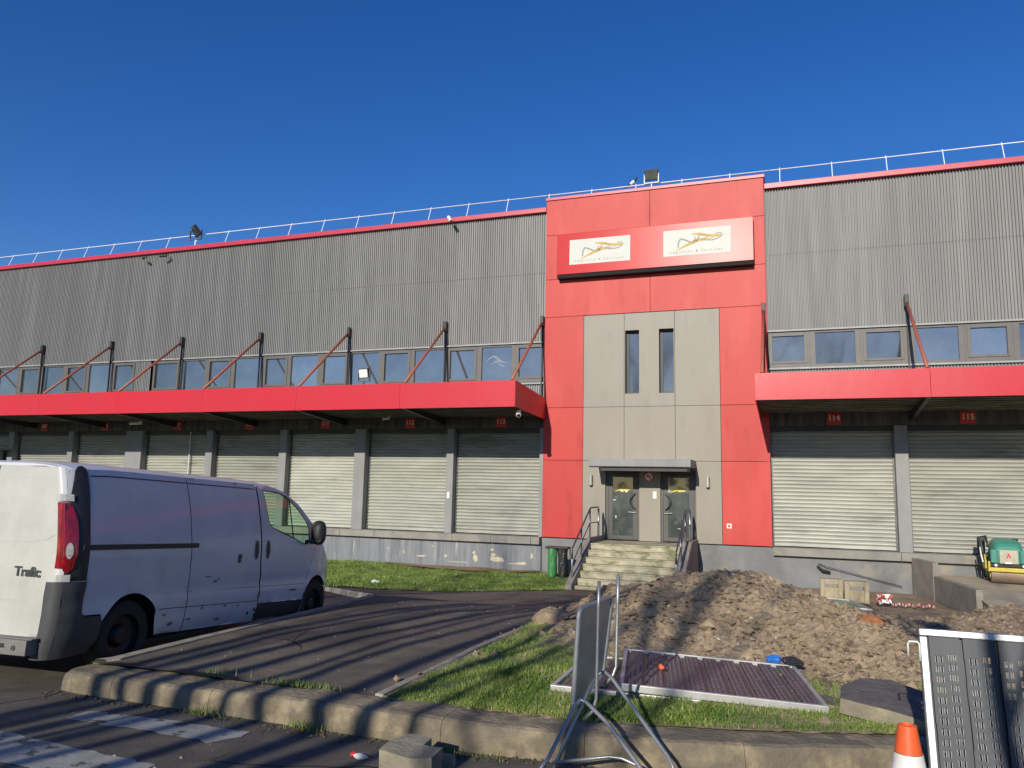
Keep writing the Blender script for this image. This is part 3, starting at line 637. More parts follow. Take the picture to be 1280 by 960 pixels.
# entrance doors
def door(x0, x1, handle_x, hand):
    f = B(); y = 24.60; z0, z1 = -1.49, .72
    f.box(x0, x0+.07, y, y+.1, z0, z1); f.box(x1-.07, x1, y, y+.1, z0, z1); f.box(x0+.07, x1-.07, y, y+.1, z1-.10, z1)
    d = f.build('entrance_door', M['winframe'], wh, bevel=.004)
    l = B(); a, c = x0+.075, x1-.075; y += .01
    l.box(a, a+.15, y, y+.05, z0+.02, z1-.105); l.box(c-.15, c, y, y+.05, z0+.02, z1-.105); l.box(a+.15, c-.15, y, y+.05, z0+.02, z0+.14); l.box(a+.15, c-.15, y, y+.05, z1-.22, z1-.105)
    l.build('door_leaf', M['doorleaf'], d, bevel=.004)
    B().box(a+.15, c-.15, y+.015, y+.03, z0+.14, z1-.22).build('pane', M['doorglass'], d)
    hp = [(handle_x, y-.01, -.02)]+[(handle_x+hand*.17*sin(pi*t/10), y-.06, -.02-.5*t/10) for t in range(1, 10)]+[(handle_x, y-.01, -.52)]
    B().tube(hp, .018, 8).build('handle', M['blackplastic'], d, smooth=True)
    B().tube([(handle_x-.02*hand, y-.06, -.62), (handle_x+.22*hand, y-.06, -.60)], .012).build('handle', M['silver'], d)
    # yellow swoosh mark on the glass
    cx = (a+c)/2-.02; zc = .12; yy = y+.013
    b = B(); b.prism([(cx-.26, yy, zc-.10), (cx-.02, yy, zc-.02), (cx+.02, yy, zc-.06), (cx+.20, yy, zc-.05), (cx+.27, yy, zc+.02), (cx+.06, yy, zc+.12), (cx-.04, yy, zc+.12), (cx-.0, yy, zc+.04), (cx-.10, yy, zc-.01)], (0, -.003, 0)); b.build('window_mark', M['yellowprint'], d)
    b = B(); b.prism([(cx+.12, yy-.004, zc-.05), (cx+.22, yy-.004, zc-.04), (cx+.26, yy-.004, zc+.03), (cx+.14, yy-.004, zc+.0)], (0, -.002, 0)); b.build('window_mark', M['white'], d)
    # stickers
    b = B(); 
    for sx, sz, sw, shh in ((-.06, .12, .12, .05), (.10, .10, .07, .07), (-.30, -.16, .10, .02), (-.33, -.72, .02, .1), (-.22, -.72, .03, .08)) if hand < 0 else ((-.02, -1.0, .12, .015), (.20, .36, .04, .04)):
        b.box(cx+sx, cx+sx+sw, yy-.003, yy, zc-.1+sz-.1, zc-.1+sz-.1+shh)
    b.build('sticker', M['litter'], d)
door(*D1, D1[1]-.14, -1); door(*D2, D2[0]+.14, 1)
b = B(); b.box(-5.0, -4.82, 24.66, 24.70, -1.35, -.35); b.build('rolled_item', mat('pale_blue_board', (.20, .27, .33), None, rough=.5), wh)
b = B(); b.box(-4.03, -3.91, 24.47, 24.497, -.17, .06); b.build('intercom', M['plain_white'], wh, bevel=.01)
# round no-smoking sign between the doors
b = B(); n = 28; c0 = Vector((-4.16, 24.492, .52)); ro = .155
b.add([c0+Vector((ro*cos(2*pi*i/n), 0, ro*sin(2*pi*i/n))) for i in range(n)]+[c0+Vector((ro*cos(2*pi*i/n), .006, ro*sin(2*pi*i/n))) for i in range(n)], [tuple(range(n))]+[(i, (i+1) % n, n+(i+1) % n, n+i) for i in range(n)])
t = b.build('prohibition_sign', M['num_txt'], None); ORG[t.name] = Vector((0, 0, 0)); tag(t, 'round red and white prohibition sign between the two entrance doors', 'sign')
b = B(); b.rings([[c0+Vector((r*cos(2*pi*i/n), -.003, r*sin(2*pi*i/n))) for i in range(n+1)] for r in (ro*.80, ro)], close=False); b.box(-4.16-.08, -4.16+.06, 24.487, 24.4895, .51, .535); b.obox((-4.16, 24.486, .52), (.26, .002, .025), Matrix.Rotation(R(45), 3, 'Y')); b.build('sign_ring', M['num_red'], t)
b = B(); b.box(-1.80, -1.66, 24.490, 24.4985, -1.0, -.86); o = b.build('wall_sticker', M['litter'], None); tag(o, 'small square white sticker low on the red wall right of the stairs', 'sticker')
B().box(-1.765, -1.695, 24.486, 24.4895, -.965, -.895).build('sticker_print', M['num_red'], o); 
# black lamp on the left red wall
# ---------------- sign box
sg = thing('sign_board', 'wide red board high on the tower with two white company logo panels', 'sign', (-4.1, 24.5, 7.2))
yb, yt = 24.20, 24.257
b = B(); b.prism([(-7.20, 24.498, 8.62), (-7.20, yt, 8.66), (-7.20, yb, 7.24), (-7.20, 24.498, 7.30)], (6.36, 0, 0)); b.build('board', M['sign_red'], sg, bevel=.006)
B().box(-7.19, -.85, yb+.03, 24.497, 7.12, 7.235).build('underside_shadow', M['interior'], sg)  # near-black strip standing in for the shadow gap under the board
al = math.atan2(yt-yb, 8.66-7.24)
def onboard(x, z, off=.006): return Vector((x, yb+(z-7.24)*math.tan(al)-off, z))
def boardmtx(x, z, off=.008): return Matrix.Translation(onboard(x, z, off)) @ Matrix.Rotation(-al, 4, 'X') @ FACE
for k, (x0, x1, z0, z1) in enumerate(((-6.76, -4.70, 7.55, 8.42), (-3.62, -1.52, 7.56, 8.43))):
    pnl = B(); pnl.add([onboard(x0, z0), onboard(x1, z0), onboard(x1, z1), onboard(x0, z1), onboard(x0, z0, -.002), onboard(x1, z0, -.002), onboard(x1, z1, -.002), onboard(x0, z1, -.002)], [(0, 1, 2, 3), (4, 5, 6, 7), (0, 1, 5, 4), (1, 2, 6, 5), (2, 3, 7, 6), (3, 0, 4, 7)])
    po = pnl.build('logo_panel', M['white'], sg); cx, cz = (x0+x1)/2, (z0+z1)/2
    def ln(pts, w_, m, nm, off=.009):
        bb = B(); ps = [Vector(p) for p in pts]; a_ = []; c_ = []
        for i, p in enumerate(ps):
            d = (ps[min(i+1, len(ps)-1)]-ps[max(i-1, 0)]).normalized(); nn = Vector((-d.y, d.x)); wv = w_[i] if isinstance(w_, list) else w_
            q = p+nn*wv*1.35; a_.append(onboard(cx+q.x, cz+q.y, off)); q = p-nn*wv*1.35; c_.append(onboard(cx+q.x, cz+q.y, off))
        bb.rings([a_, c_], close=False); return bb
    G = [ln([(-.66, -.26), (-.30, -.10), (-.02, .03), (.12, .13)], [.004, .028, .04, .01], 0, ''), ln([(-.15, .26), (.10, .24), (.34, .17), (.62, .14), (.86, .15)], [.01, .035, .03, .03, .004], 0, ''), ln([(-.1, .0), (.1, .04), (.35, .05), (.55, .09)], [.03, .03, .012, .006], 0, '')]
    bb = B(); [bb.add(q.v, q.f) for q in G]; bb.build('logo', M['gold'], po)
    G = [ln([(-.58, -.16), (-.56, .03), (-.50, .13), (-.40, .10), (-.20, .0), (-.08, -.06), (-.04, .06), (-.05, .16)], [.016, .018, .02, .02, .018, .014, .012, .012], 0, '', .012),
         ln([(.02, -.02), (.05, .10), (.06, .20), (.22, .22), (.38, .17), (.30, .09), (.12, .07), (.30, .02), (.50, .01), (.66, .05), (.76, .11), (.77, .22), (.60, .22)], .011, 0, '', .013)]
    bb = B(); [bb.add(q.v, q.f) for q in G]; bb.build('logo', M['greyprint'], po)
    text_mesh('lettering', 'Logistics & Services', .125, M['greyprint'], boardmtx(cx-.02, cz-.31), po, .001, 1.55, bold=.001)
ORG[sg.name] = Vector((-4.1, 24.5, 7.2))
# ---------------- canopies
def canopy(x0, x1, brackets, endcap, label, zf0, zf1):
    b = B(); yf = 21.42; yb_ = 24.48; zt, zb = 3.08, 2.36
    # fascia sheets, 4 m each with a hairline joint
    n = max(1, round((x1-x0)/3.96)); 
    for i in range(n):
        a = x0+(x1-x0)*i/n; c = x0+(x1-x0)*(i+1)/n-.006
        b.box(a, c, yf, yf+.03, zf0, zf1)
    sgn = 1 if endcap == 'R' else -1; xe = x1 if endcap == 'R' else x0
    m_ = 2
    for i in range(m_):
        y0 = yf+.032+(yb_-yf-.032)*i/m_; y1 = yf+.032+(yb_-yf-.032)*(i+1)/m_-.006
        f = lambda y, a, c: a+(c-a)*(y-yf)/(yb_-yf)
        b.prism([(xe, y0, f(y0, zf0, zb)), (xe, y1, f(y1, zf0, zb)), (xe, y1, f(y1, zf1, zt)), (xe, y0, f(y0, zf1, zt))], (-.03*sgn, 0, 0))
    cn = b.build('canopy', M['red_gloss'], wh, bevel=.003)
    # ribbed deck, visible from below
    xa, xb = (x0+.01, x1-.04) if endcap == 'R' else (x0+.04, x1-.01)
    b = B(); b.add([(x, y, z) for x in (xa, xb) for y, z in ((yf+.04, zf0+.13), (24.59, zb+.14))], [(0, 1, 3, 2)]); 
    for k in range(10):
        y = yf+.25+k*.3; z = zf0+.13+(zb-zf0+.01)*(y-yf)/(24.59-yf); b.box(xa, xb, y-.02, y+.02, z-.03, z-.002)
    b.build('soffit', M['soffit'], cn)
    b = B(); b.add([(x, y, z) for x in (xa, xb) for y, z in ((yf+.04, zf1-.08), (24.59, zt-.08))], [(0, 1, 3, 2)]); b.build('deck', M['galv'], cn)
    for x in brackets:
        if x0+.3 < x < x1-.3:
            b = B(); b.prism([(x-.05, yf+.035, zf0+.02), (x-.05, yf+.035, zf0+.12), (x-.05, 24.6, zb+.1), (x-.05, 24.6, zb-.12), (x-.05, 24.2, zb-.10)], (.1, 0, 0)); b.build('beam', M['dark'], cn)
        B().tube([(x, 24.45, 5.66), (x, 21.60, 3.30)], .045, 10).build('tie_rod', M['rod'], cn, smooth=True)
        B().box(x-.019, x+.019, 24.50, 24.56, 3.05, 5.55).build('post', M['dark'], cn)
        b = B(); b.box(x-.06, x+.06, 24.44, 24.60, 5.55, 5.92); b.build('bracket', M['dark'], cn, bevel=.01)
    return cn
BRL = [-46.76, -42.8, -38.84, -34.88, -30.92, -26.95, -23.20, -19.33, -15.36, -11.40, -7.78]
canopy(XL, -7.60, BRL, 'R', '', 2.47, 3.27)
canopy(-.79, XR, [-.60, 3.38, 7.34, 11.3], 'L', '', 2.53, 3.26)
# ---------------- entrance canopy
b = B(); yf = 23.15; x0, x1 = -5.78, -2.70
b.prism([(x0, yf, 1.02), (x0, yf, .79), (x0, yf+.1, .76), (x0, 24.497, .80), (x0, 24.497, 1.03)], (x1-x0, 0, 0)); dc = b.build('door_canopy', M['pilaster'], wh, bevel=.012)
B().box(x0+.35, x1-.12, yf+.12, 24.497, .66, .795).build('canopy_underside_shade', M['dark'], dc)  # black box deepens the shade under the canopy by its colour
for x, lab in ((-6.02, 'left'), (-2.34, 'right')):
    t = thing('wall_lamp', 'slim silver tube lamp on the grey wall just %s of the entrance canopy' % lab, 'lamp', (x, 24.45, .38), 'tube lamps beside the entrance')
    B().tube([(x, 24.42, .22), (x, 24.42, .56)], .055, 14).build('tube', M['silver'], t, smooth=False, bevel=.004); B().box(x-.02, x+.02, 24.47, 24.498, .30, .48).build('bracket', M['dark'], t); B().tube([(x, 24.42, .205), (x, 24.42, .219)], .05, 14).build('end_cap', M['dark'], t)
# ---------------- grey enclosure on the far left of the dock
b = B(); b.box(-35.2, -32.55, 23.9, 24.46, -1.49, 1.28); b.box(-35.3, -32.0, 23.75, 24.46, 1.283, 1.36); o = b.build('dock_cabinet', M['pilaster'], None, bevel=.01); tag(o, 'grey box cabinet on the dock at the left edge behind the van', 'cabinet')
# ---------------- number plates
for k, (n_, x) in enumerate([('107', -30.41), ('108', -26.96), ('109', -23.13), ('110', -19.64), ('111', -16.2), ('112', -12.69), ('113', -9.22), ('114', 1.31), ('115', 4.79)]):
    t = B(); t.box(x-.20, x+.20, 24.575, 24.597, 2.13, 2.49); o = t.build('number_plate', M['num_red'], None, bevel=.004); tag(o, 'small red plate with white number %s above its shutter' % n_, 'number plate', 'numbered plates above the shutters'); ORG[o.name] = Vector((0, 0, 0))
    text_mesh('number', n_, .22, M['num_txt'], Matrix.Translation((x, 24.570, 2.32)) @ FACE, o, .002, 1.0, bold=.006)
    t = None
# ---------------- guard rails
PX = [x for x in np.arange(-49.5, 15.8, 1.545)]
for a, c, lab in ((-49.5, -7.8, 'white roof guard rail along the edge left of the red tower'), (-7.8, -.3, 'short white guard rail showing just above the red tower'), (-.3, 15.5, 'white roof guard rail along the edge right of the red tower')):
    t = thing('guard_rail', lab, 'railing', ((a+c)/2, 24.9, 9.7), 'roof edge guard rails')
    B().tube([(a, 25.02, 10.42), (c-.02, 25.02, 10.42)], .018, 8).build('top_rail', M['rail'], t, smooth=True)
    k = 0; x = -49.5
    while x < 15.5:
        if a-.01 <= x < c-.05: B().tube([(x, 24.72, 9.66), (x+.0, 25.02, 10.47)], .014, 6).build('post', M['rail'], t)
        x += 1.5465
# ---------------- floodlights, cameras, bird
def flood(loc, yaw, tilt, label, s=1.0, litface=False):
    t = thing('floodlight', label, 'floodlight', loc, None); c = Vector(loc)
    mt = Matrix.Rotation(yaw, 3, 'Z') @ Matrix.Rotation(tilt, 3, 'X')
    q = c+Vector((0, 0, .42*s))
    b = B(); b.obox(q, (.46*s, .10*s, .36*s), mt); b.build('housing', M['blackplastic'], t, bevel=.015)
    b = B(); b.obox(q+mt @ Vector((0, -.054*s, 0)), (.40*s, .006, .30*s), mt); b.build('front_glass', M['litter'] if litface else M['doorglass'], t)  # litface: white glass, the sunlit face put into the colour
    b = B(); b.box(c.x-.22*s, c.x+.22*s, c.y-.03, c.y+.03, c.z+.12*s, c.z+.15*s)
    for s_ in (-1, 1): b.box(c.x+s_*.22*s, c.x+s_*.25*s, c.y-.03, c.y+.03, c.z+.12*s, c.z+.45*s)
    b.build('yoke', M['darkgalv'], t)
    B().tube([(c.x, c.y, c.z-.25*s), (c.x, c.y, c.z+.12*s)], .02, 8).build('stem', M['rail'] if not litface else M['dark'], t)
    return t
flood((-23.1, 24.7, 9.95), R(-35), R(38), 'black floodlight tilted on the roof edge above shutter 109', 1.25)
flood((-4.08, 24.75, 10.20), R(0), R(16), 'black floodlight standing on top of the red entrance tower', 1.0)
flood((-13.12, 22.0, 3.35), R(-12), R(12), 'floodlight with pale front standing on the canopy above shutter 112', .9, True)
def cctv(loc, label, d=(0.2, -.3, -.06), m='plain_white', r=.05):
    c = Vector(loc); d = Vector(d); t = thing('security_camera', label, 'camera', loc)
    B().tube([c, c+d], [r, r], 12).build('camera_body', M[m], t, smooth=False, bevel=.006); B().tube([c+d*1.001, c+d*1.02], r*.75, 12).build('lens', M['blackplastic'], t)
    B().tube([c+d*.4, c+d*.4+Vector((0, .12, .10)), c+d*.4+Vector((0, .22, .10))], .018, 6).build('arm', M[m], t)
cctv((-11.28, 24.20, 9.70), 'white and black camera at the roof edge left of the red tower', (.16, -.12, -.22), 'plain_white', .06)
cctv((-25.5, 24.36, 9.40), 'small black camera high on the cladding, the left one of two', (.22, -.16, -.07), 'blackplastic', .05)
cctv((-24.2, 24.36, 9.40), 'small black camera high on the cladding, the right one of two', (-.24, -.16, -.05), 'blackplastic', .05)
cctv((-24.3, 23.9, 2.36), 'white bullet camera under the canopy between plates 108 and 109', (-.5, -.12, -.03), 'plain_white', .06)
cctv((-13.0, 23.6, 2.40), 'small white camera under the canopy between plates 111 and 112', (-.16, -.2, -.05), 'plain_white', .05)
cctv((-7.68, 21.95, 2.36), 'white dome camera under the right end of the long canopy', (.06, -.14, -.12), 'plain_white', .075)
# shutter handle box etc.
o = B().box(-11.12, -11.02, 24.49, 24.518, -.32, -.10).build('switch_box', M['plain_white'], None, bevel=.006); tag(o, 'small white switch box on the pilaster between shutters 112 and 113', 'switch box')
# magpie
bd = B(); c = Vector((-4.77, 25.02, 10.52)); ax = Vector((-.86, 0, -.10)); pts = [(-.30, -.16, .008), (-.16, -.085, .018), (-.08, -.03, .04), (0, .02, .062), (.06, .06, .06), (.10, .11, .042), (.125, .15, .040), (.15, .165, .030), (.175, .162, .010), (.20, .155, .003)]
bd.cm = 0
for i in range(len(pts)-1):
    a, e = pts[i], pts[i+1]; bd.cm = 1 if 2 <= i <= 3 else 0
    bd.tube([c+Vector((a[0], 0, a[1])), c+Vector((e[0], 0, e[1]))], [a[2], e[2]], 10, cap=(i in (0, len(pts)-2)))
o = bd.build('magpie', [M['feather'], M['litter']], None, smooth=True); tag(o, 'black and white magpie perched on the guard rail above the tower', 'bird')
b = B(); 
for s_ in (-.015, .015): b.tube([c+Vector((.02, s_, -.03)), c+Vector((.03, s_, -.085))], .004, 5)
b.build('legs', M['feather'], o)

# ------------------------------------------------------------------ staircase
st = thing('staircase', 'pale concrete steps leading up to the two glass entrance doors', 'stairs', (-4.26, 21, -2.7))
N = 7; y0 = 20.85; tr = .30; ri = (2.72-1.50)/N
b = B()
for i in range(N):
    z1 = -2.72+ri*(i+1); ys_ = y0+tr*i; ye = 24.49
    b.box(-5.57+.0, -2.96, ys_, (ys_+tr if i < N-1 else ye), -2.8, z1-.035)
b.build('steps', M['stair'], st)
for i in range(N):
    z1 = -2.72+ri*(i+1); ys_ = y0+tr*i; ye = ys_+tr+.0 if i < N-1 else 24.49
    b = B(); b.box(-5.575, -2.955, ys_-.025, ye-.026 if i < N-1 else ye, z1-.034, z1); b.build('tread', M['stair'], st, bevel=.008)
for x0, x1 in ((-5.76, -5.58), (-2.95, -2.66)):
    b = B(); b.prism([(x0, 20.55, -2.85), (x0, 20.55, -2.50), (x0, 20.75, -2.40), (x0, 22.95, -1.36), (x0, 24.49, -1.36), (x0, 24.49, -2.85)], (x1-x0, 0, 0)); b.build('cheek_wall', M['cheek'], st, bevel=.01)
def handrail(x, label):
    t = thing('handrail', label, 'handrail', (x, 21, -2.4), 'handrails of the entrance steps'); y0_, y1_ = 20.9, 22.9; zt0, zt1 = -1.55, -.50
    def sl(y, o): return zt0+o+(zt1-zt0)*(y-y0_)/(y1_-y0_)
    B().tube([(x, y0_-.02, sl(y0_, 0)-.28), (x, y0_-.05, sl(y0_, 0)-.06), (x, y0_+.06, sl(y0_, .03)), (x, y1_, zt1), (x, y1_+.08, zt1+.03), (x, 24.0, zt1+.04)], .024, 8).build('top_rail', M['darkgalv'], t, smooth=True)
    for y in (y0_, (y0_+y1_)/2, y1_, 24.0): B().tube([(x, y, sl(min(y, y1_), -.90)), (x, y, sl(min(y, y1_), 0))], .026 if y != 24.0 else .035, 8).build('post', M['galv'], t, smooth=True)
    B().tube([(x, y0_, sl(y0_, -.42)), (x, y1_, sl(y1_, -.42)), (x, 24.0, sl(y1_, -.42))], .016, 6).build('mid_rail', M['darkgalv'], t)
handrail(-5.66, 'dark metal handrail on the left side of the entrance steps'); handrail(-2.84, 'dark metal handrail on the right side of the entrance steps')
# ------------------------------------------------------------------ retaining wall of the ramp
t = thing('retaining_wall', 'stepped low concrete wall holding the pale ramp by the roller', 'wall', (3.6, 22, -2.5))
def rw(P0, P1, zt0, zt1, zb, th, nm):
    a, c = Vector(P0), Vector(P1); d = (c-a).normalized(); nn = Vector((-d.y, d.x))*th
    if nn.x < 0: nn = -nn
    b = B(); b.add([(a.x, a.y, zb), (c.x, c.y, zb), (c.x, c.y, zt1), (a.x, a.y, zt0), (a.x+nn.x, a.y+nn.y, zb), (c.x+nn.x, c.y+nn.y, zb), (c.x+nn.x, c.y+nn.y, zt1), (a.x+nn.x, a.y+nn.y, zt0)], [(0, 1, 2, 3), (4, 5, 6, 7), (0, 1, 5, 4), (1, 2, 6, 5), (2, 3, 7, 6), (3, 0, 4, 7)]); b.build(nm, M['cheek'], t, bevel=.012)
rw((3.16, 24.32), (3.49, 23.10), -1.62, -1.64, -3.0, .15, 'wall_section'); rw((3.50, 23.08), (3.87, 20.10), -1.98, -1.98, -3.0, .15, 'wall_section')

# ------------------------------------------------------------------ road roller
def roller(loc, rz):
    t = thing('road_roller', 'small green and yellow road roller parked in front of shutter 115', 'road roller', loc)
    t.rotation_euler = (0, 0, rz)
    def bd(b, n, m, bev=0, par=None, sm=False): return b.build(n, M[m], par or t, smooth=sm, bevel=bev, local=True)
    for y in (-.36, .40):
        b = B(); n = 24; r = .21
        b.tube([(-.40, y, r), (.40, y, r)], r, 28); d = bd(b, 'drum', 'drum', .006)
        b = B(); b.tube([(-.42, y, r), (-.405, y, r)], .10, 16); b.tube([(.405, y, r), (.42, y, r)], .10, 16); bd(b, 'hub', 'yellow', 0, d)
    b = B()   # yellow frame around the drums
    for s_ in (-1, 1): b.box(s_*.43, s_*.47, -.60, .62, .28, .40)
    b.box(-.47, .47, -.64, -.60, .30, .40); b.box(-.47, .47, .62, .66, .30, .40)
    for s_ in (-1, 1): b.box(s_*.42, s_*.47, -.64, -.58, .40, .55)
    bd(b, 'frame', 'yellow', .012)
    b = B(); b.box(-.40, .40, -.50, .52, .42, .48); bd(b, 'deck', 'dark')
    # hood: rounded box
    b = B(); rings = []
    for y, sx, z1 in ((-.50, .80, .93), (-.44, .92, 1.0), (-.2, 1.0, 1.10), (.2, 1.0, 1.12), (.40, .9, 1.06)):
        P = []
        for k in range(21):
            a = pi*k/20; cx_ = abs(cos(a))**.45*(1 if cos(a) >= 0 else -1); sz = sin(a)**.5 if sin(a) > 0 else 0
            P.append(Vector((-.37*sx*cx_, y, .50+(z1-.50)*sz)))
        rings.append(P)
    b.rings(rings); bd(b, 'hood', 'green', 0, None, False)
    for s_ in (-1, 1):
        b = B(); b.box(s_*.24, s_*.40, -.56, -.46, .50, .84); bd(b, 'hood_wing', 'green', .03)
    b = B(); b.box(-.20, .20, -.565, -.50, .50, .84); g_ = bd(b, 'radiator_plate', 'grille', .006)
    b = B(); b.prism([(-.055, -.568, .64), (-.012, -.568, .76), (.012, -.568, .76), (.055, -.568, .64), (.025, -.568, .64), (0, -.568, .71), (-.025, -.568, .64)], (0, -.003, 0)); bd(b, 'mark', 'logored', 0, g_)
    b = B(); b.box(-.10, .06, -.60, -.566, .50, .545); bd(b, 'latch', 'plain_white', .004)
    b = B(); b.tube([(.22, -.1, 1.05), (.22, -.1, 1.12)], .06, 14); bd(b, 'fuel_cap', 'blackplastic')
    for s_ in (-1, 1):
        b = B(); b.tube([(s_*.30, -.60, .46), (s_*.30, -.66, .46)], .035, 12); bd(b, 'lamp', 'plain_white')
    b = B(); b.box(-.56, -.40, -.30, .35, .62, .70); b.box(-.60, -.42, .28, .40, .66, 1.12); bd(b, 'seat', 'blackplastic', .03)
    b = B(); b.tube([(-.50, -.25, .48), (-.54, -.28, .85), (-.58, -.1, 1.14), (-.44, -.1, 1.16), (-.42, -.3, .9)], .03, 8); bd(b, 'operator_arm', 'blackplastic', 0, None, True)
    b = B(); b.prism([(-.52, -.45, .36), (-.52, .2, .36), (-.52, .25, .66), (-.52, -.25, .72), (-.52, -.48, .55)], (.04, 0, 0)); bd(b, 'side_plate', 'yellow', .008)
    b = B(); b.tube([(-.55, -.36, .50), (-.58, -.30, .70), (-.60, -.34, .88)], .02, 6); bd(b, 'lever', 'plain_white')
roller((5.28, 23.62, za(23.6)+.004), R(-6))

# ------------------------------------------------------------------ van
def backx(y, z): return -.004+.045*max(0, (z-1.0)/.95)**2+.05*abs(y/.86)**6+.004*noise.noise(Vector((y*2.2, z*2, 8)))
VL = Vector((-6.848, 5.016, -1.745)); vyaw, vpit = 1.63903656, R(-2.75)
van = thing('delivery_van', 'dirty white panel van parked on the road beside the raised path', 'van', VL)
fx = Vector((cos(vyaw)*cos(vpit), sin(vyaw)*cos(vpit), sin(vpit))); fl = Vector((-sin(vyaw), cos(vyaw), 0)); fu = fx.cross(fl)
van.matrix_world = Matrix(((fx.x, fl.x, fu.x, VL.x), (fx.y, fl.y, fu.y, VL.y), (fx.z, fl.z, fu.z, VL.z), (0, 0, 0, 1)))
HX = [0.02, .12, .5, 2.8, 3.2, 3.5, 3.8, 4.1, 4.4, 4.62, 4.82, 4.97, 5.06, 5.10]
HZ = [1.90, 1.935, 1.955, 1.965, 1.955, 1.90, 1.76, 1.54, 1.27, 1.10, .99, .88, .72, .50]
def H(x): return interp(x, HX, HZ)
def ys0(z): return interp(z, [.22, .40, .62, .70, .80, 1.10, 1.22, 1.45, 1.65, 1.80, 1.90, 1.97], [.87, .925, .938, .925, .940, .945, .935, .90, .862, .825, .785, .74])
def plan(x):
    d = 0
    if x < .22: d += .085*((.22-x)/.22)**2.2
    if x > 3.9: d += .30*((x-3.9)/1.2)**2.8
    return d
def sidey(x, z):
    y = ys0(z)-plan(x)
    for wx in (.83, 4.33):    # flared arches
        r = sqrt((x-wx)**2+(z-.34)**2)
        if .38 < r < .60 and z > .3: y += .018*max(0, 1-(r-.38)/.2)
    if 1.28 < x < 3.9: y += .006*sin(min(max((z-.55)/.10, 0), 1)*pi)
    y += .003*noise.noise(Vector((x*1.5, z*2.5, 3)))
    return y
def side_fn(sg, off=0.0): return lambda x, z: (x, sg*(sidey(x, z)+off), z)
def arch(wx, r=.385, zc=.345, z0=.24, n=18):
    a0 = -math.asin((zc-z0)/r); return [(wx+r*cos(t), zc+r*sin(t)) for t in [a0+(pi-2*a0)*i/n for i in range(n+1)]]
def top(x, o=.075): return H(x)-o if x < 4.45 else H(x)-o-.02*(x-4.45)
def topline(a, c, n, o=.075): return [(a+(c-a)*i/n, top(a+(c-a)*i/n, o)) for i in range(n+1)]
WIN = [(3.00, 1.83), (3.34, 1.82), (3.55, 1.77), (3.80, 1.61), (3.97, 1.46), (4.04, 1.37), (4.04, 1.20), (3.97, 1.15), (3.85, 1.17), (3.25, 1.33), (3.12, 1.37), (3.06, 1.45)]
def rev(a): return a[::-1]
A1, A2 = arch(.83), arch(4.33)
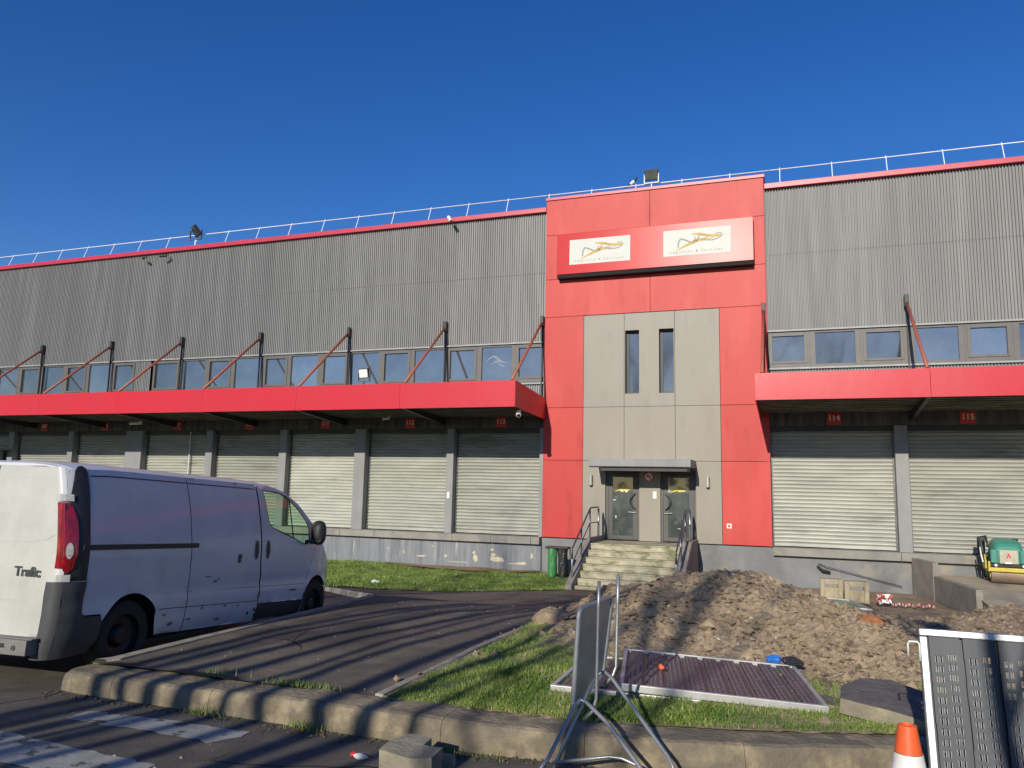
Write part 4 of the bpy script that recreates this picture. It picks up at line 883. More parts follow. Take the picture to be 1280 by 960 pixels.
for sg in (-1, 1):
    # rear quarter panel
    P = [(.235, .60), (.27, .575), (.45, .57), (.468, .50)]+[p for p in rev(A1) if p[1] > .50]+[(1.215, .30), (1.625, .285), (1.630, .70), (1.612, 1.1), (1.60, 1.5), (1.57, top(1.57))]+rev(topline(.235, 1.56, 8))
    cdt(P, [], .07, side_fn(sg)).build('quarter_panel', M['van'], van, smooth=True, local=True)
    P = [(1.638, .285), (2.93, .255), (2.945, .70), (2.90, 1.0), (2.885, 1.45), (2.86, top(2.86))]+rev(topline(1.582, 2.85, 8))+[(1.612, 1.5), (1.624, 1.1), (1.642, .70)]
    sd = cdt(P, [], .07, side_fn(sg)).build('sliding_door' if sg < 0 else 'side_panel', M['van'], van, smooth=True, local=True)
    DF = [(4.02, .42), (4.03, .70), (4.17, .98), (4.20, 1.18)]
    P = [(2.955, .46), (2.97, .70), (2.925, 1.0), (2.91, 1.45), (2.885, top(2.885))]+topline(2.90, 4.05, 14)+[(4.13, 1.40), (4.20, 1.18), (4.17, .98), (4.03, .74), (3.985, .43)]
    dr = cdt(P[::-1], [WIN[::-1]], .06, side_fn(sg)).build('cab_door', M['van'], van, smooth=True, local=True)
    # door trim at the sill
    P = [(2.955, .25), (3.96, .235), (3.985, .42), (2.955, .452)]
    cdt(P, [], .08, side_fn(sg, -.004)).build('sill_trim', M['greyplastic'], van, smooth=True, local=True)
    # front wing
    P = [(3.993, .43), (4.0, .24)]+[p for p in rev(A2)]+[(4.80, .42), (4.94, .50), (5.05, .53)]+[(5.06, .72), (4.97, top(4.97)), (4.80, top(4.80)), (4.62, top(4.62)), (4.4, top(4.4)), (4.2, top(4.2)), (4.062, top(4.062)), (4.14, 1.40), (4.208, 1.18), (4.178, .98), (4.038, .74)]
    cdt(P[::-1], [], .06, side_fn(sg)).build('front_wing', M['van'], van, smooth=True, local=True)
    # glass: fixed quarter and sliding glass with divider
    cdt(WIN, [], .1, side_fn(sg, -.012)).build('side_window', M['vglass'], dr, smooth=True, local=True)
    b = B(); b.rings([[Vector((x, sg*(sidey(x, z)+o), z)) for x, z in [(3.60, 1.745), (3.64, 1.16)]] for o in (-.02, .002)], close=False)
    v = []; 
    for x in (3.585, 3.615): v += [(x, sg*(sidey(3.6, 1.74)-.004), 1.75), (x+.03, sg*(sidey(3.6, 1.2)-.004), 1.24)]
    b = B(); b.add([v[0], v[1], v[3], v[2]], [(0, 1, 2, 3)]); b.build('window_divider', M['blackplastic'], dr, local=True)
    b = B(); wl = subdiv(WIN, .05); wl.append(wl[0]); cx_ = 3.5; cz_ = 1.5
    r0 = [Vector((p[0], sg*(sidey(p[0], p[1])+.003), p[1])) for p in wl]; r1 = []
    for p in wl:
        d = (Vector((cx_, cz_))-Vector(p)).normalized()*.022; q = Vector(p)+d; r1.append(Vector((q.x, sg*(sidey(q.x, q.y)+.001), q.y)))
    b.rings([r0, r1], close=False); b.build('window_seal', M['blackplastic'], dr, local=True)
    # rear corner trim
    P = [(.035, .88), (.235, .88), (.232, 1.4), (.225, 1.82), (.21, 1.875), (.17, 1.895), (.13, 1.885), (.10, 1.84), (.035, 1.52)]
    cdt(P, [], .04, side_fn(sg, .004)).build('corner_trim', M['blackplastic'], van, smooth=True, local=True)
    P = [(.034, .22), (.40, .24), (.445, .345), (.46, .50), (.44, .56), (.265, .565), (.226, .60), (.232, .872), (.034, .872)]
    cdt(P, [], .05, side_fn(sg, .014)).build('bumper_corner', M['greyplastic'], van, smooth=True, local=True)
    # white shell behind the trim and the roof rail strip
    P = [(.034, .6), (.24, .6), (.24, 1.872), (.16, top(.16)), (.034, 1.85)]
    cdt(P, [], .05, side_fn(sg, -.002)).build('corner_panel', M['van'], van, smooth=True, local=True)
    zc_ = [.60+1.27*i/14 for i in range(15)]; b = B()
    b.rings([[Vector((.036, sg*(sidey(.036, z)), z)) for z in zc_], [Vector((.012, sg*(sidey(.012, z)-.006), z)) for z in zc_], [Vector((-.002, sg*(sidey(0, z)-.03), z)) for z in zc_], [Vector((backx(.8, z)+.006, sg*(ys0(z)-.12), z)) for z in zc_]], close=False); b.build('corner_post', M['van'], van, smooth=True, local=True)
    # tail lamp wraps the corner
    LP = [(.012, 1.00), (.02, .965), (.05, .95), (.085, .99), (.108, 1.12), (.110, 1.28), (.098, 1.42), (.065, 1.52), (.035, 1.555), (.015, 1.56)]
    tl = cdt(LP, [], .03, side_fn(sg, .014)).build('tail_lamp', M['lampred'], van, smooth=True, local=True)
    b = B(); zs_ = [.99+.57*i/10 for i in range(11)]
    b.rings([[Vector((.012, sg*(sidey(.012, z)+.014), z)) for z in zs_], [Vector((-.008, sg*(sidey(.0, z)-.01), z)) for z in zs_], [Vector((-.010, sg*(sidey(.0, z)-.035), z)) for z in zs_]], close=False); b.build('lamp_side', M['lampred'], tl, smooth=True, local=True)
    b = B(); c_ = Vector((-.006, sg*(sidey(.012, 1.14)+.004), 1.14)); b.tube([c_, c_+Vector((-.006, sg*.012, 0))], [.05, .045], 16); 
    e_ = [(.026*cos(t)+.045, 1.14+.07*sin(t)) for t in [2*pi*i/16 for i in range(16)]]
    cdt(e_, [], .05, side_fn(sg, .019)).build('reverse_lamp', M['lampclear'], tl, smooth=True, local=True)
    for zc in (1.60, .905):
        P = [(.012, zc-.03), (.07, zc-.03), (.07, zc+.03), (.012, zc+.03)]
        b = cdt(P, [], .03, side_fn(sg, .020)); 
        b.rings([[Vector((.012, sg*(sidey(.012, z)+.02), z)) for z in (zc-.03, zc+.03)], [Vector((-.012, sg*(sidey(0, z)), z)) for z in (zc-.03, zc+.03)], [Vector((-.014, sg*(sidey(0, z)-.05), z)) for z in (zc-.03, zc+.03)]], close=False)
        b.build('door_hinge', M['van_back'], van, local=True)
    # rail of the sliding door
    b = B(); r_ = [[Vector((x, sg*(sidey(x, 1.17)+o), 1.17+dz)) for o, dz in ((.001, -.028), (.014, -.024), (.014, .018), (.001, .022))] for x in np.linspace(.16, 1.72, 12)]
    b.rings(r_); b.build('door_rail', M['blackplastic'], van, local=True)
    for hx, par in ((2.81, sd), (3.05, dr)):
        E_ = [(hx+.035*cos(t)*(1.0), 1.10+.115*sin(t)) for t in [2*pi*i/20 for i in range(20)]]
        cdt(E_, [], .04, side_fn(sg, .010)).build('door_handle', M['blackplastic'], par, smooth=True, local=True)
    if sg < 0:
        for sx, sz, sw, sh2 in ((1.95, .83, .09, .006), (2.08, .77, .05, .012), (2.13, .79, .03, .01), (1.30, .48, .05, .01), (1.9, .50, .03, .015), (2.3, .49, .04, .012), (2.55, .47, .02, .015), (1.7, .40, .05, .01), (2.2, .35, .08, .012), (1.42, .38, .06, .02)):
            E_ = [(sx+sw*cos(t)*(.6+.6*abs(noise.noise(Vector((cos(t)*2, sin(t)*2, sx*9))))), sz+sh2*sin(t)) for t in [2*pi*i/12 for i in range(12)]]; cdt(E_, [], .1, side_fn(sg, .002)).build('scuff', M['bumper'], sd if sx > 1.65 else van, local=True)
        cdt([(2.45, .96), (2.51, .96), (2.515, 1.05), (2.455, 1.055)], [], .04, side_fn(sg, .006)).build('lock_plate', M['blackplastic'], sd, local=True)
        cdt([(2.47, .985), (2.495, .985), (2.495, 1.0), (2.47, 1.0)], [], .04, side_fn(sg, .009)).build('lock', M['chrome'], sd, local=True)
    cdt([(2.80, .30), (3.02, .30), (3.0, 1.0), (2.97, 1.45), (2.95, 1.86), (2.82, 1.86)], [], .1, side_fn(sg, -.03)).build('door_pillar', M['interior'], van, local=True)
    # small details: bolts on the lower sill, badge, creases
    for hx, hz in ((2.77, .36), (2.90, .39), (2.93, .33)):
        E_ = [(hx+.022*cos(t), hz+.022*sin(t)) for t in [2*pi*i/10 for i in range(10)]]; cdt(E_, [], .04, side_fn(sg, .003)).build('sill_plug', M['blackplastic'], sd if hx < 2.95 else van, local=True)
    cdt([(3.62, .565), (3.78, .56), (3.78, .578), (3.62, .583)], [], .1, side_fn(sg, .004)).build('side_badge', M['greyplastic'], dr, local=True)
    # dark lines: roof gutter, sill joint, and the lower body crease's shade as colour
    def strip(pts, w_, nm, m, par=van):
        b = B(); b.rings([[Vector((x, sg*(sidey(x, z+d)+.0025), z+d)) for x, z in pts] for d in (-w_/2, w_/2)], close=False); return b.build(nm, m, par, local=True)
    strip([(x, top(x, .135)) for x in np.linspace(.25, 2.84, 14)], .012, 'roof_gutter', M['greyplastic'])
    strip([(x, .695-.022*(x-1.3)) for x in np.linspace(1.15, 3.96, 16)], .010, 'body_crease', mat('crease_shade', (.30, .30, .31), None, rough=.5) if sg < 0 else M['greyplastic'])
    strip([(x, .545-.03*(x-1.2)) for x in np.linspace(1.20, 2.92, 10)], .008, 'sill_joint', M['greyplastic'])
    # mirror
    b = B(); m_ = Matrix.Rotation(sg*R(8), 3, 'Z'); c_ = Vector((4.07, sg*1.05, 1.31)); rings = []
    for k in range(7):
        t = -1+2*k/6; s_ = sqrt(max(.04, 1-t*t*.75)); rings.append([c_+m_ @ Vector((t*.085, .105*s_*abs(cos(a))**.7*(1 if cos(a) > 0 else -1), .165*s_*abs(sin(a))**.7*(1 if sin(a) > 0 else -1))) for a in [2*pi*j/20 for j in range(20)]])
    b.rings(rings); mr = b.build('wing_mirror', M['blackplastic'], van, smooth=True, local=True)
    b = B(); b.tube([(4.07, sg*.86, 1.17), (4.10, sg*.95, 1.19), (4.13, sg*1.0, 1.23)], .035, 8); b.build('mirror_arm', M['blackplastic'], mr, smooth=True, local=True)
    b = B(); b.add([c_+Vector((-.068, dy, dz)) for dy, dz in ((-.075, -.12), (.075, -.12), (.08, .12), (-.07, .12))], [(0, 1, 2, 3)]); b.build('mirror_glass', M['chrome'], mr, local=True)
    # wheels
    for wx in (.83, 4.33):
        yo = sg*.90; yi = sg*.70
        b = B(); prof = [(.20, 0), (.22, .012), (.30, .012), (.325, -.004), (.33, -.03), (.33, -.17), (.31, -.195), (.2, -.2)]
        rings = [[Vector((wx+r*cos(a), yo+sg*(dy-.012), .33+r*sin(a))) for a in [2*pi*j/36 for j in range(36)]] for r, dy in prof]
        b.rings(rings, cap=False); wh_ = b.build('wheel', M['tyre'], van, smooth=False, local=True)
        b = B(); prof = [(.205, -.02), (.19, -.01), (.18, -.05), (.11, -.07), (.085, -.03), (.07, -.02), (.0001, -.02)]
        b.rings([[Vector((wx+r*cos(a), yo+sg*(dy-.012), .33+r*sin(a))) for a in [2*pi*j/30 for j in range(30)]] for r, dy in prof], cap=False); b.build('rim', M['rim'], wh_, smooth=False, local=True)
# roof, windscreen and bonnet as one skin across the van
def cross(x, u, o=0):      # u in -1..1 across; edge at top(x)
    ze = top(x); ye = sidey(x, ze); t = abs(u)
    z = ze+(H(x)+o-ze)*(1-t**3.2)**.8 if t < 1 else ze
    return Vector((x, ye*u, z))
def skin(a, c, n, nm, m, u0=-1, u1=1, o=0):
    b = B(); b.rings([[cross(x, u0+(u1-u0)*j/24, o) for j in range(25)] for x in np.linspace(a, c, n)], close=False); return b.build(nm, m, van, smooth=True, local=True)
skin(.10, 3.40, 24, 'roof', M['van'])
skin(3.40, 4.60, 16, 'windscreen_surround', M['van'], -1, -.93); skin(3.40, 4.60, 16, 'windscreen_surround', M['van'], .93, 1)
skin(3.405, 4.595, 16, 'windscreen', M['vglass'], -.93, .93)
skin(4.60, 5.06, 12, 'bonnet', M['van'])
b = B(); b.rings([[Vector((5.075-.02*abs(u)**2.2+dx, u*sidey(5.05, z), z)) for u in np.linspace(-1, 1, 17)] for z, dx in ((.74, -.01), (.66, .015), (.53, .02))], close=False); b.build('grille', M['van'], van, smooth=True, local=True)
b = B(); b.rings([[Vector((5.09-.12*abs(u)**2.4+dx, u*sidey(5.0, z), z)) for u in np.linspace(-1, 1, 21)] for z, dx in ((.53, -.02), (.50, .0), (.42, .015), (.28, 0), (.24, -.06))], close=False); b.build('front_bumper', M['greyplastic'], van, smooth=True, local=True)
for sg in (-1, 1):
    b = B(); b.rings([[Vector((x, sg*(sidey(x, z)+.012), z)) for x in np.linspace(4.74, 5.0, 8)] for z in (.24, .40, .50)], close=False); b.build('front_bumper', M['greyplastic'], van, smooth=True, local=True)
    b = B(); b.rings([[Vector((x, sg*(sidey(x, z)+.006), z)) for x in np.linspace(4.86, 5.03, 8)] for z in (.66, .72, .80)], close=False); b.build('headlamp', M['lampclear'], van, smooth=True, local=True)
# rear doors
def backx(y, z): return -.004+.045*max(0, (z-1.0)/.95)**2+.05*abs(y/.86)**6+.004*noise.noise(Vector((y*2.2, z*2, 8)))
def back_fn(off=0): return lambda y, z: (backx(y, z)-off, y, z)
zt = 1.885
for sg, nm in ((-1, 'r'), (1, 'l')):
    ye = lambda z: ys0(z)-.095
    P = [(sg*.006, .40), (sg*ye(.5), .40), (sg*ye(.7), .70), (sg*ye(1.1), 1.10), (sg*ye(1.5), 1.5), (sg*(ye(1.8)-.0), 1.80), (sg*(ye(1.85)-.06), 1.87), (sg*.006, zt)]
    if sg < 0: P = P[::-1]
    rd = cdt(P, [], .07, back_fn(0)).build('rear_door', M['van_back'], van, smooth=True, local=True)
    def bl(pts, w_, nm2, m, off=.0035):
        b = B(); ps = [Vector(p) for p in pts]; a_, c_ = [], []
        for i, p in enumerate(ps):
            d = (ps[min(i+1, len(ps)-1)]-ps[max(i-1, 0)]).normalized(); n2 = Vector((-d.y, d.x))*w_/2
            for L__, q in ((a_, p+n2), (c_, p-n2)): L__.append(Vector((backx(q.x, q.y)-off, q.x, q.y)))
        b.rings([a_, c_], close=False); return b.build(nm2, m, rd, local=True)
    mcr = bpy.data.materials.get('crease_rear_shade') or mat('crease_rear_shade', (.44, .44, .41), None, rough=.5)  # creases are darker strips, their shade put into the colour
    s = sg
    bl([(s*.05, 1.775), (s*.55, 1.765), (s*.66, 1.755), (s*.71, 1.70)], .007, 'door_crease', mcr)
    bl([(s*.03, 1.20), (s*.50, 1.205), (s*.68, 1.23), (s*.74, 1.27)], .006, 'door_crease', mcr)
    bl([(s*.02, .70), (s*.45, .70), (s*.80, .69)], .016, 'door_crease', mcr)
# roof edge over rear doors, dark joint between doors
b = B(); b.rings([[cross(.10, -1+2*j/24) for j in range(25)], [cross(.06, -1+2*j/24)+Vector((0, 0, -.004)) for j in range(25)], [Vector((.045, cross(.10, -1+2*j/24).y*.985, min(cross(.10, -1+2*j/24).z-.02, 1.93))) for j in range(25)], [Vector((.05, cross(.10, -1+2*j/24).y*.95, min(1.88, cross(.10, -1+2*j/24).z-.03))) for j in range(25)]], close=False); b.build('roof_edge', M['van'], van, smooth=True, local=True)
# inner shell keeps light out of the joints
b = B(); b.box(.08, 2.86, -.72, .72, .40, 1.86); b.box(.10, 2.86, -.86, .86, .74, 1.34); b.box(1.26, 2.86, -.80, .80, .28, 1.5); b.build('cargo_shell', M['interior'], van, local=True)
b = B(); b.box(2.88, 4.6, -.86, .86, .42, 1.0); b.box(4.1, 4.6, -.78, .78, .7, 1.10); b.box(.08, 3.95, -.70, .70, .22, .42); b.box(1.30, 3.90, -.84, .84, .26, .42); b.build('underbody', M['interior'], van, local=True)
b = B()
for sx in (.06, .16): b.box(sx, sx+.10, -.86, .86, .40, 1.0)
b.build('inner_frame', M['interior'], van, local=True)
# rear step bumper
b = B(); b.box(-.13, .03, -.76, .74, .27, .395); b.box(-.10, .02, -.78, .76, .395, .405); rb = b.build('rear_bumper', M['bumper'], van, bevel=.02, local=True)
b = B(); b.box(-.134, -.13, -.53, -.42, .325, .36); b.build('bumper_socket', M['blackplastic'], rb, local=True)
b = B(); b.tube([(-.131, -.63, .33), (-.137, -.63, .33)], .022, 14); b.build('parking_sensor', M['greyplastic'], rb, local=True)
for sg in (-1, 1):
    b = B(); b.rings([[Vector((x, sg*(sidey(max(0, x), z)+o), z)) for z in (.22, .45, .60, .75, .872)] for x, o in ((.035, .014), (.018, .010), (.0, -.004), (-.010, -.03), (-.012, -.10))], close=False); b.build('bumper_corner', M['greyplastic'], van, smooth=True, local=True)
# lettering and high red mark on the rear doors
mt = Matrix.Translation((backx(-.5, .95)-.006, -.53, .945)) @ Matrix(((0, 0, -1, 0), (-1, 0, 0, 0), (0, 1, 0, 0), (0, 0, 0, 1)))
text_mesh('lettering', 'Trafic', .115, M['chrome'], mt, van, .004, .92, sx=1.15, local=True, bold=.003)
b = B(); P = [(backx(.0, 1.8)-.006, .20-.20*0+.17*cos(t), 1.825+.035*sin(t)) for t in [2*pi*i/20 for i in range(20)]]; b.prism(P, (-.02, 0, 0)); b.build('high_brake_lamp', M['lampred'], van, local=True)
# seats and wheel inside the cab
for sy in (-.45, .45):
    b = B(); b.box(2.98, 3.18, sy-.24, sy+.24, .95, 1.42); b.box(2.96, 3.10, sy-.13, sy+.13, 1.44, 1.62); b.build('seat', M['seat'], van, bevel=.04, local=True)
b = B(); b.tube([(3.72+.02*cos(t)-.08*sin(t), .45+.19*cos(t), 1.12+.17*sin(t)) for t in [2*pi*i/20 for i in range(21)]], .014, 6); b.build('steering_wheel', M['blackplastic'], van, local=True)
b = B(); b.box(3.85, 4.45, -.80, .80, .95, 1.14); b.build('dashboard', M['seat'], van, bevel=.04, local=True)

# ------------------------------------------------------------------ perforated site panels
def perf(mtx, wd, ht, nplank, m, mframe, t, first=0, rot_slots=True, warp=None, fr=.045, smallholes=False, skipmid=None):
    """sheet of folded perforated planks (local x across, y along the planks, z out), real slots"""
    pw = wd/nplank
    for k in range(nplank):
        if skipmid and k in skipmid: continue
        b = B(); cb = B(); x0 = k*pw
        if smallholes: cols = [(.0, .10, -.018, 0), (.10, .17, -.018, 1), (.17, .24, 0, 0), (.24, .30, 0, 1), (.30, .46, 0, 0), (.46, .52, 0, 1), (.52, .72, 0, 0), (.72, .78, 0, 1), (.78, .86, 0, 0), (.86, 1.0, -.018, 0)]
        else: cols = [(.0, .06, -.03, 0), (.06, .20, 0, 0), (.20, .25, 0, 1), (.25, .34, 0, 0), (.34, .39, 0, 1), (.39, .60, 0, 0), (.60, .65, 0, 1), (.65, .74, 0, 0), (.74, .79, 0, 1), (.79, .94, 0, 0), (.94, 1.0, -.03, 0)]
        pitch = .055 if not smallholes else .045; n = int((ht-.06)/pitch)
        for (a, c, z, holes) in cols:
            xa, xb = x0+a*pw, x0+c*pw
            def P(x, y, z_): 
                q = Vector((x, y, z_+(warp(x, y) if warp else 0))); return mtx @ q
            if not holes:
                ny = 8
                for i in range(ny):
                    y0_, y1_ = ht*i/ny, ht*(i+1)/ny; b.add([P(xa, y0_, z), P(xb, y0_, z), P(xb, y1_, z), P(xa, y1_, z)], [(0, 1, 2, 3)])
            else:
                ph = .5 if (a*100) % 2 < 1 and a > .4 else 0
                y0_ = 0
                for i in range(n):
                    ya = .03+(i+ph*.5)*pitch; yb2 = ya+pitch*(.58 if not smallholes else .5)
                    if yb2 > ht-.02: break
                    b.add([P(xa, y0_, z), P(xb, y0_, z), P(xb, ya, z), P(xa, ya, z)], [(0, 1, 2, 3)]); y0_ = yb2
                    for xo in ((xa-.003, xa), (xb, xb+.003)): cb.add([P(xo[0], ya, z+.004), P(xo[1], ya, z+.004), P(xo[1], yb2, z+.004), P(xo[0], yb2, z+.004)], [(0, 1, 2, 3)])
                    cb.add([P(xa-.002, yb2, z+.003), P(xb+.002, yb2, z+.003), P(xb+.002, yb2+.006, z+.006), P(xa-.002, yb2+.006, z+.006)], [(0, 1, 2, 3)])
                b.add([P(xa, y0_, z), P(xb, y0_, z), P(xb, ht, z), P(xa, ht, z)], [(0, 1, 2, 3)])
            # fold walls
        for xx, za_, zb_ in ((.06 if not smallholes else .17, -.03 if not smallholes else -.018, 0), (.94 if not smallholes else .86, 0, -.03 if not smallholes else -.018)):
            X_ = x0+xx*pw
            for i in range(8): 
                y0_, y1_ = ht*i/8, ht*(i+1)/8; b.add([P(X_, y0_, za_), P(X_, y1_, za_), P(X_, y1_, zb_), P(X_, y0_, zb_)], [(0, 1, 2, 3)])
        o = b.build('plank', m, t); tag(cb.build('collar_glints', M['collar'] if smallholes else M['collard'], o), kind='stuff')
        sm = o.modifiers.new('s', 'SOLIDIFY'); sm.thickness = .002; sm.offset = -1
    F = [('frame_bar', -fr, wd+fr, -fr, 0), ('frame_bar', -fr, wd+fr, ht, ht+fr), ('frame_bar', -fr, 0, 0.002, ht-.002), ('frame_bar', wd, wd+fr, .002, ht-.002)]
    for nm, x0, x1, y0_, y1_ in F:
        b = B(); v = [mtx @ Vector((x, y, z)) for x in (x0, x1) for y in (y0_, y1_) for z in (-.045, .012)]
        b.add(v, [(0, 1, 3, 2), (4, 6, 7, 5), (0, 4, 5, 1), (2, 3, 7, 6), (0, 2, 6, 4), (1, 5, 7, 3)]); b.build(nm, mframe, t, bevel=.006)
def basis(o, ex, ey):
    ex = Vector(ex).normalized(); ey = Vector(ey); ey = (ey-ex*ey.dot(ex)).normalized(); ez = ex.cross(ey); o = Vector(o)
    return Matrix(((ex.x, ey.x, ez.x, o.x), (ex.y, ey.y, ez.y, o.y), (ex.z, ey.z, ez.z, o.z), (0, 0, 0, 1)))
# standing panel at the right
t = thing('steel_panel', 'grey perforated steel panel standing upright at the right edge', 'site panel', (1.7, 4.95, -1.75))
perf(basis((.735, 4.955, -1.70), (1, .0, -.0), (0, .24, .93)), 1.90, .94, 11, M['panel_grey'], M['galv'], t, fr=.042)
B().tube([(.625, 5.12, -.90), (.625, 5.12, -.83), (.632, 5.12, -.815), (.675, 5.12, -.815), (.685, 5.12, -.83), (.685, 5.12, -.92)], .006, 6).build('hook', M['plain_white'], t, smooth=True)
# strut holding it up behind
B().tube([(2.5, 5.15, -.85), (2.6, 5.75, -1.50)], .02, 6).build('strut', M['galv'], t)
# lying panels
t = thing('steel_panel', 'lower rusty perforated panel lying half under the other in the grass', 'site panel', (-1.2, 6.9, -1.6), 'perforated panels lying by the soil heap')
perf(basis((-1.80, 6.20, -1.545), (1, .02, .0), (-.07, 1.55, .0)), 1.10, 1.20, 6, M['panel_brown'], M['galvl'], t, fr=.04, smallholes=True)
t = thing('steel_panel', 'upper purple-brown perforated panel lying on the grass with a bent right end', 'site panel', (-.5, 7.1, -1.5), 'perforated panels lying by the soil heap')
def wp(x, y): return .05*max(0, (x-1.35)/.4)*sin(y*2.1) if x > 1.35 else 0
perf(basis((-1.24, 6.14, -1.465), (1, .17, -.045), (-.16, 1.72, .0)), 1.46, 1.30, 9, M['panel_brown'], M['galvl'], t, fr=.035, smallholes=True, warp=wp)
# ------------------------------------------------------------------ folding road sign seen from behind
t = thing('folding_road_sign', 'folding metal road sign on splayed tube legs in front of the kerb', 'road sign', (-1.3, 5.3, -1.75))
A_, B_ = Vector((-1.385, 5.15, -1.43)), Vector((-1.30, 5.66, -1.29)); C_, D_ = Vector((-1.245, 5.72, -.755)), Vector((-1.345, 5.15, -.775))
mb = B(); uu = 10; nx = (B_-A_).cross(D_-A_).normalized()
def bil(u, v): return (A_*(1-u)+B_*u)*(1-v)+(D_*(1-u)+C_*u)*v
poly = []
rr_ = .09
for cu2, cv2, a0 in ((rr_, rr_, pi), (1-rr_, rr_, 1.5*pi), (1-rr_, 1-rr_, 0), (rr_, 1-rr_, .5*pi)):
    for k in range(6): a = a0+k*.5*pi/5; poly.append(bil(cu2+rr_*cos(a), cv2+rr_*sin(a)))
mb.prism(poly, nx*.006); mb.build('sign_plate', M['galv'], t)
rim = poly+[poly[0], poly[1]]; B().tube([p+nx*.003 for p in rim], .017, 6).build('plate_rim', M['galvl'], t, smooth=True)
f1 = [(-1.27, 5.27, -.60), (-1.275, 5.27, -.78), (-1.28, 5.25, -1.36), (-1.30, 5.24, -1.44), (-1.36, 5.22, -1.50)]
f2 = [(-1.19, 5.52, -.57), (-1.195, 5.52, -.78), (-1.20, 5.50, -1.20), (-1.22, 5.48, -1.26), (-1.28, 5.45, -1.33)]
off_ = Vector((.035, 0, 0))
for f_ in (f1, f2): B().tube([Vector(p)+off_ for p in f_], .012, 8).build('upright', M['galv'], t, smooth=True)
# splayed legs, two hoops
zf = lambda y: zr(y)+.014
h1 = [(-1.50, 4.70, zf(4.7)), (-1.45, 4.84, -1.64), (-1.355, 5.12, -1.385), (-1.33, 5.15, -1.355), (-1.29, 5.15, -1.365), (-1.11, 5.0, -1.44), (-.87, 4.82, -1.62), (-.80, 4.76, zf(4.76))]
h2 = [(-1.44, 4.90, zf(4.9)), (-1.30, 5.33, -1.29), (-1.26, 5.40, -1.235), (-1.22, 5.40, -1.22), (-1.17, 5.38, -1.25), (-.94, 5.20, -1.44), (-.74, 5.03, -1.60), (-.705, 4.99, zf(4.99)+.10), (-.72, 4.96, zf(4.96))]
B().tube(h1, .013, 8).build('leg_hoop', M['galv'], t, smooth=True); B().tube(h2, .013, 8).build('leg_hoop', M['galv'], t, smooth=True)
B().tube([(-1.44, 4.90, zf(4.9)+.05), (-1.10, 5.0, zf(4.9)+.10), (-1.02, 5.0, zf(4.9)+.10), (-.72, 4.96, zf(5)+.03)], .011, 8).build('cross_bar', M['galv'], t, smooth=True)
# ------------------------------------------------------------------ traffic cone
t = thing('traffic_cone', 'orange and white traffic cone by the kerb beside the standing panel', 'traffic cone', (.437, 3.72, -1.69))
c = Vector((.437, 3.72, zr(3.72)+.005))
def rad(z): return .036+(.75-z)*.155
def conepart(z0, z1, nm, m, o=0):
    b = B(); n = 32; prof = [(rad(z0)+o, z0), (rad(z1)+o, z1)]
    if z1 > .74: prof += [(rad(z1)-.012, z1+.004), (rad(z1)-.016, z1-.05)]
    b.rings([[c+Vector((r*cos(2*pi*i/n), r*sin(2*pi*i/n), z)) for i in range(n)] for r, z in prof], cap=False); return b.build(nm, m, t, smooth=False)
conepart(.03, .34, 'cone_body', M['cone_o']); conepart(.341, .642, 'white_sleeve', M['cone_w'], .003); conepart(.643, .75, 'cone_top', M['cone_o'])
b = B(); b.box(c.x-.21, c.x+.21, c.y-.21, c.y+.21, c.z, c.z+.03); b.build('base', M['cone_o'], t, bevel=.02)
# ------------------------------------------------------------------ broken slabs and blocks
def slab(o, ex, ey, th, outline, name, label, cat, m=('slab', 'slabtop'), group=None):
    mt = basis(o, ex, ey); b = B(); n = len(outline); rings = []
    for k, z in enumerate((0, th*.5, th)):
        rings.append([mt @ Vector((p[0]+.012*noise.noise(Vector((p[0]*9, p[1]*9, k*3))), p[1]+.012*noise.noise(Vector((p[0]*9, p[1]*9, k*3+7))), z+(.008*noise.noise(Vector((p[0]*12, p[1]*12, 1))) if k == 2 else 0))) for p in [tuple(q) for q in subdiv(outline, .06)]])
    b.rings(rings); n2 = len(rings[0]); f = b.f[-1]; b.m = [0]*len(b.f); b.m[-1] = 1; return tag(b.build(name, [M[m[0]], M[m[1]]], None, bevel=0), label, cat, group)
OUT = [(0, 0), (.25, -.03), (.52, .02), (.50, .35), (.42, .66), (.2, .72), (.04, .6), (-.03, .25)]
slab((.36, 6.13, -1.72), (1, -.16, -.06), (.25, 1, .0), .125, OUT, 'broken_slab', 'lower broken concrete slab of the stack by the standing panel', 'slab', group='broken slabs beside the panel')
slab((.30, 6.27, -1.535), (1, -.27, -.12), (.20, 1, .05), .105, [(0, 0), (.3, .02), (.56, -.01), (.60, .3), (.46, .72), (.2, .80), (.02, .66), (-.06, .3)], 'broken_slab', 'upper broken slab with dark asphalt top on the stack by the standing panel', 'slab', group='broken slabs beside the panel')
slab((.16, 6.5, -1.66), (1, .2, -.1), (-.2, 1, .05), .12, [(0, 0), (.22, .02), (.25, .2), (.1, .28), (-.03, .18)], 'broken_slab', 'small tilted slab fragment left of the broken slab stack', 'slab', group='broken slabs beside the panel')
slab((-2.40, 4.42, zr(4.5)-.01), (1, -.10, 0), (.05, 1, .05), .15, [(0, 0), (.25, -.03), (.36, .02), (.33, .2), (.20, .19), (.19, .30), (.02, .32), (-.03, .15)], 'concrete_block', 'chipped grey concrete block lying on the road below the kerb', 'block', ('slab', 'slab'))
slab((-2.13, 4.68, zr(4.6)-.01), (1, .3, 0), (-.3, 1, .0), .07, [(0, 0), (.10, .0), (.11, .06), (.02, .08)], 'concrete_piece', 'small concrete piece behind the chipped block on the road', 'rubble', ('slab', 'slab'))
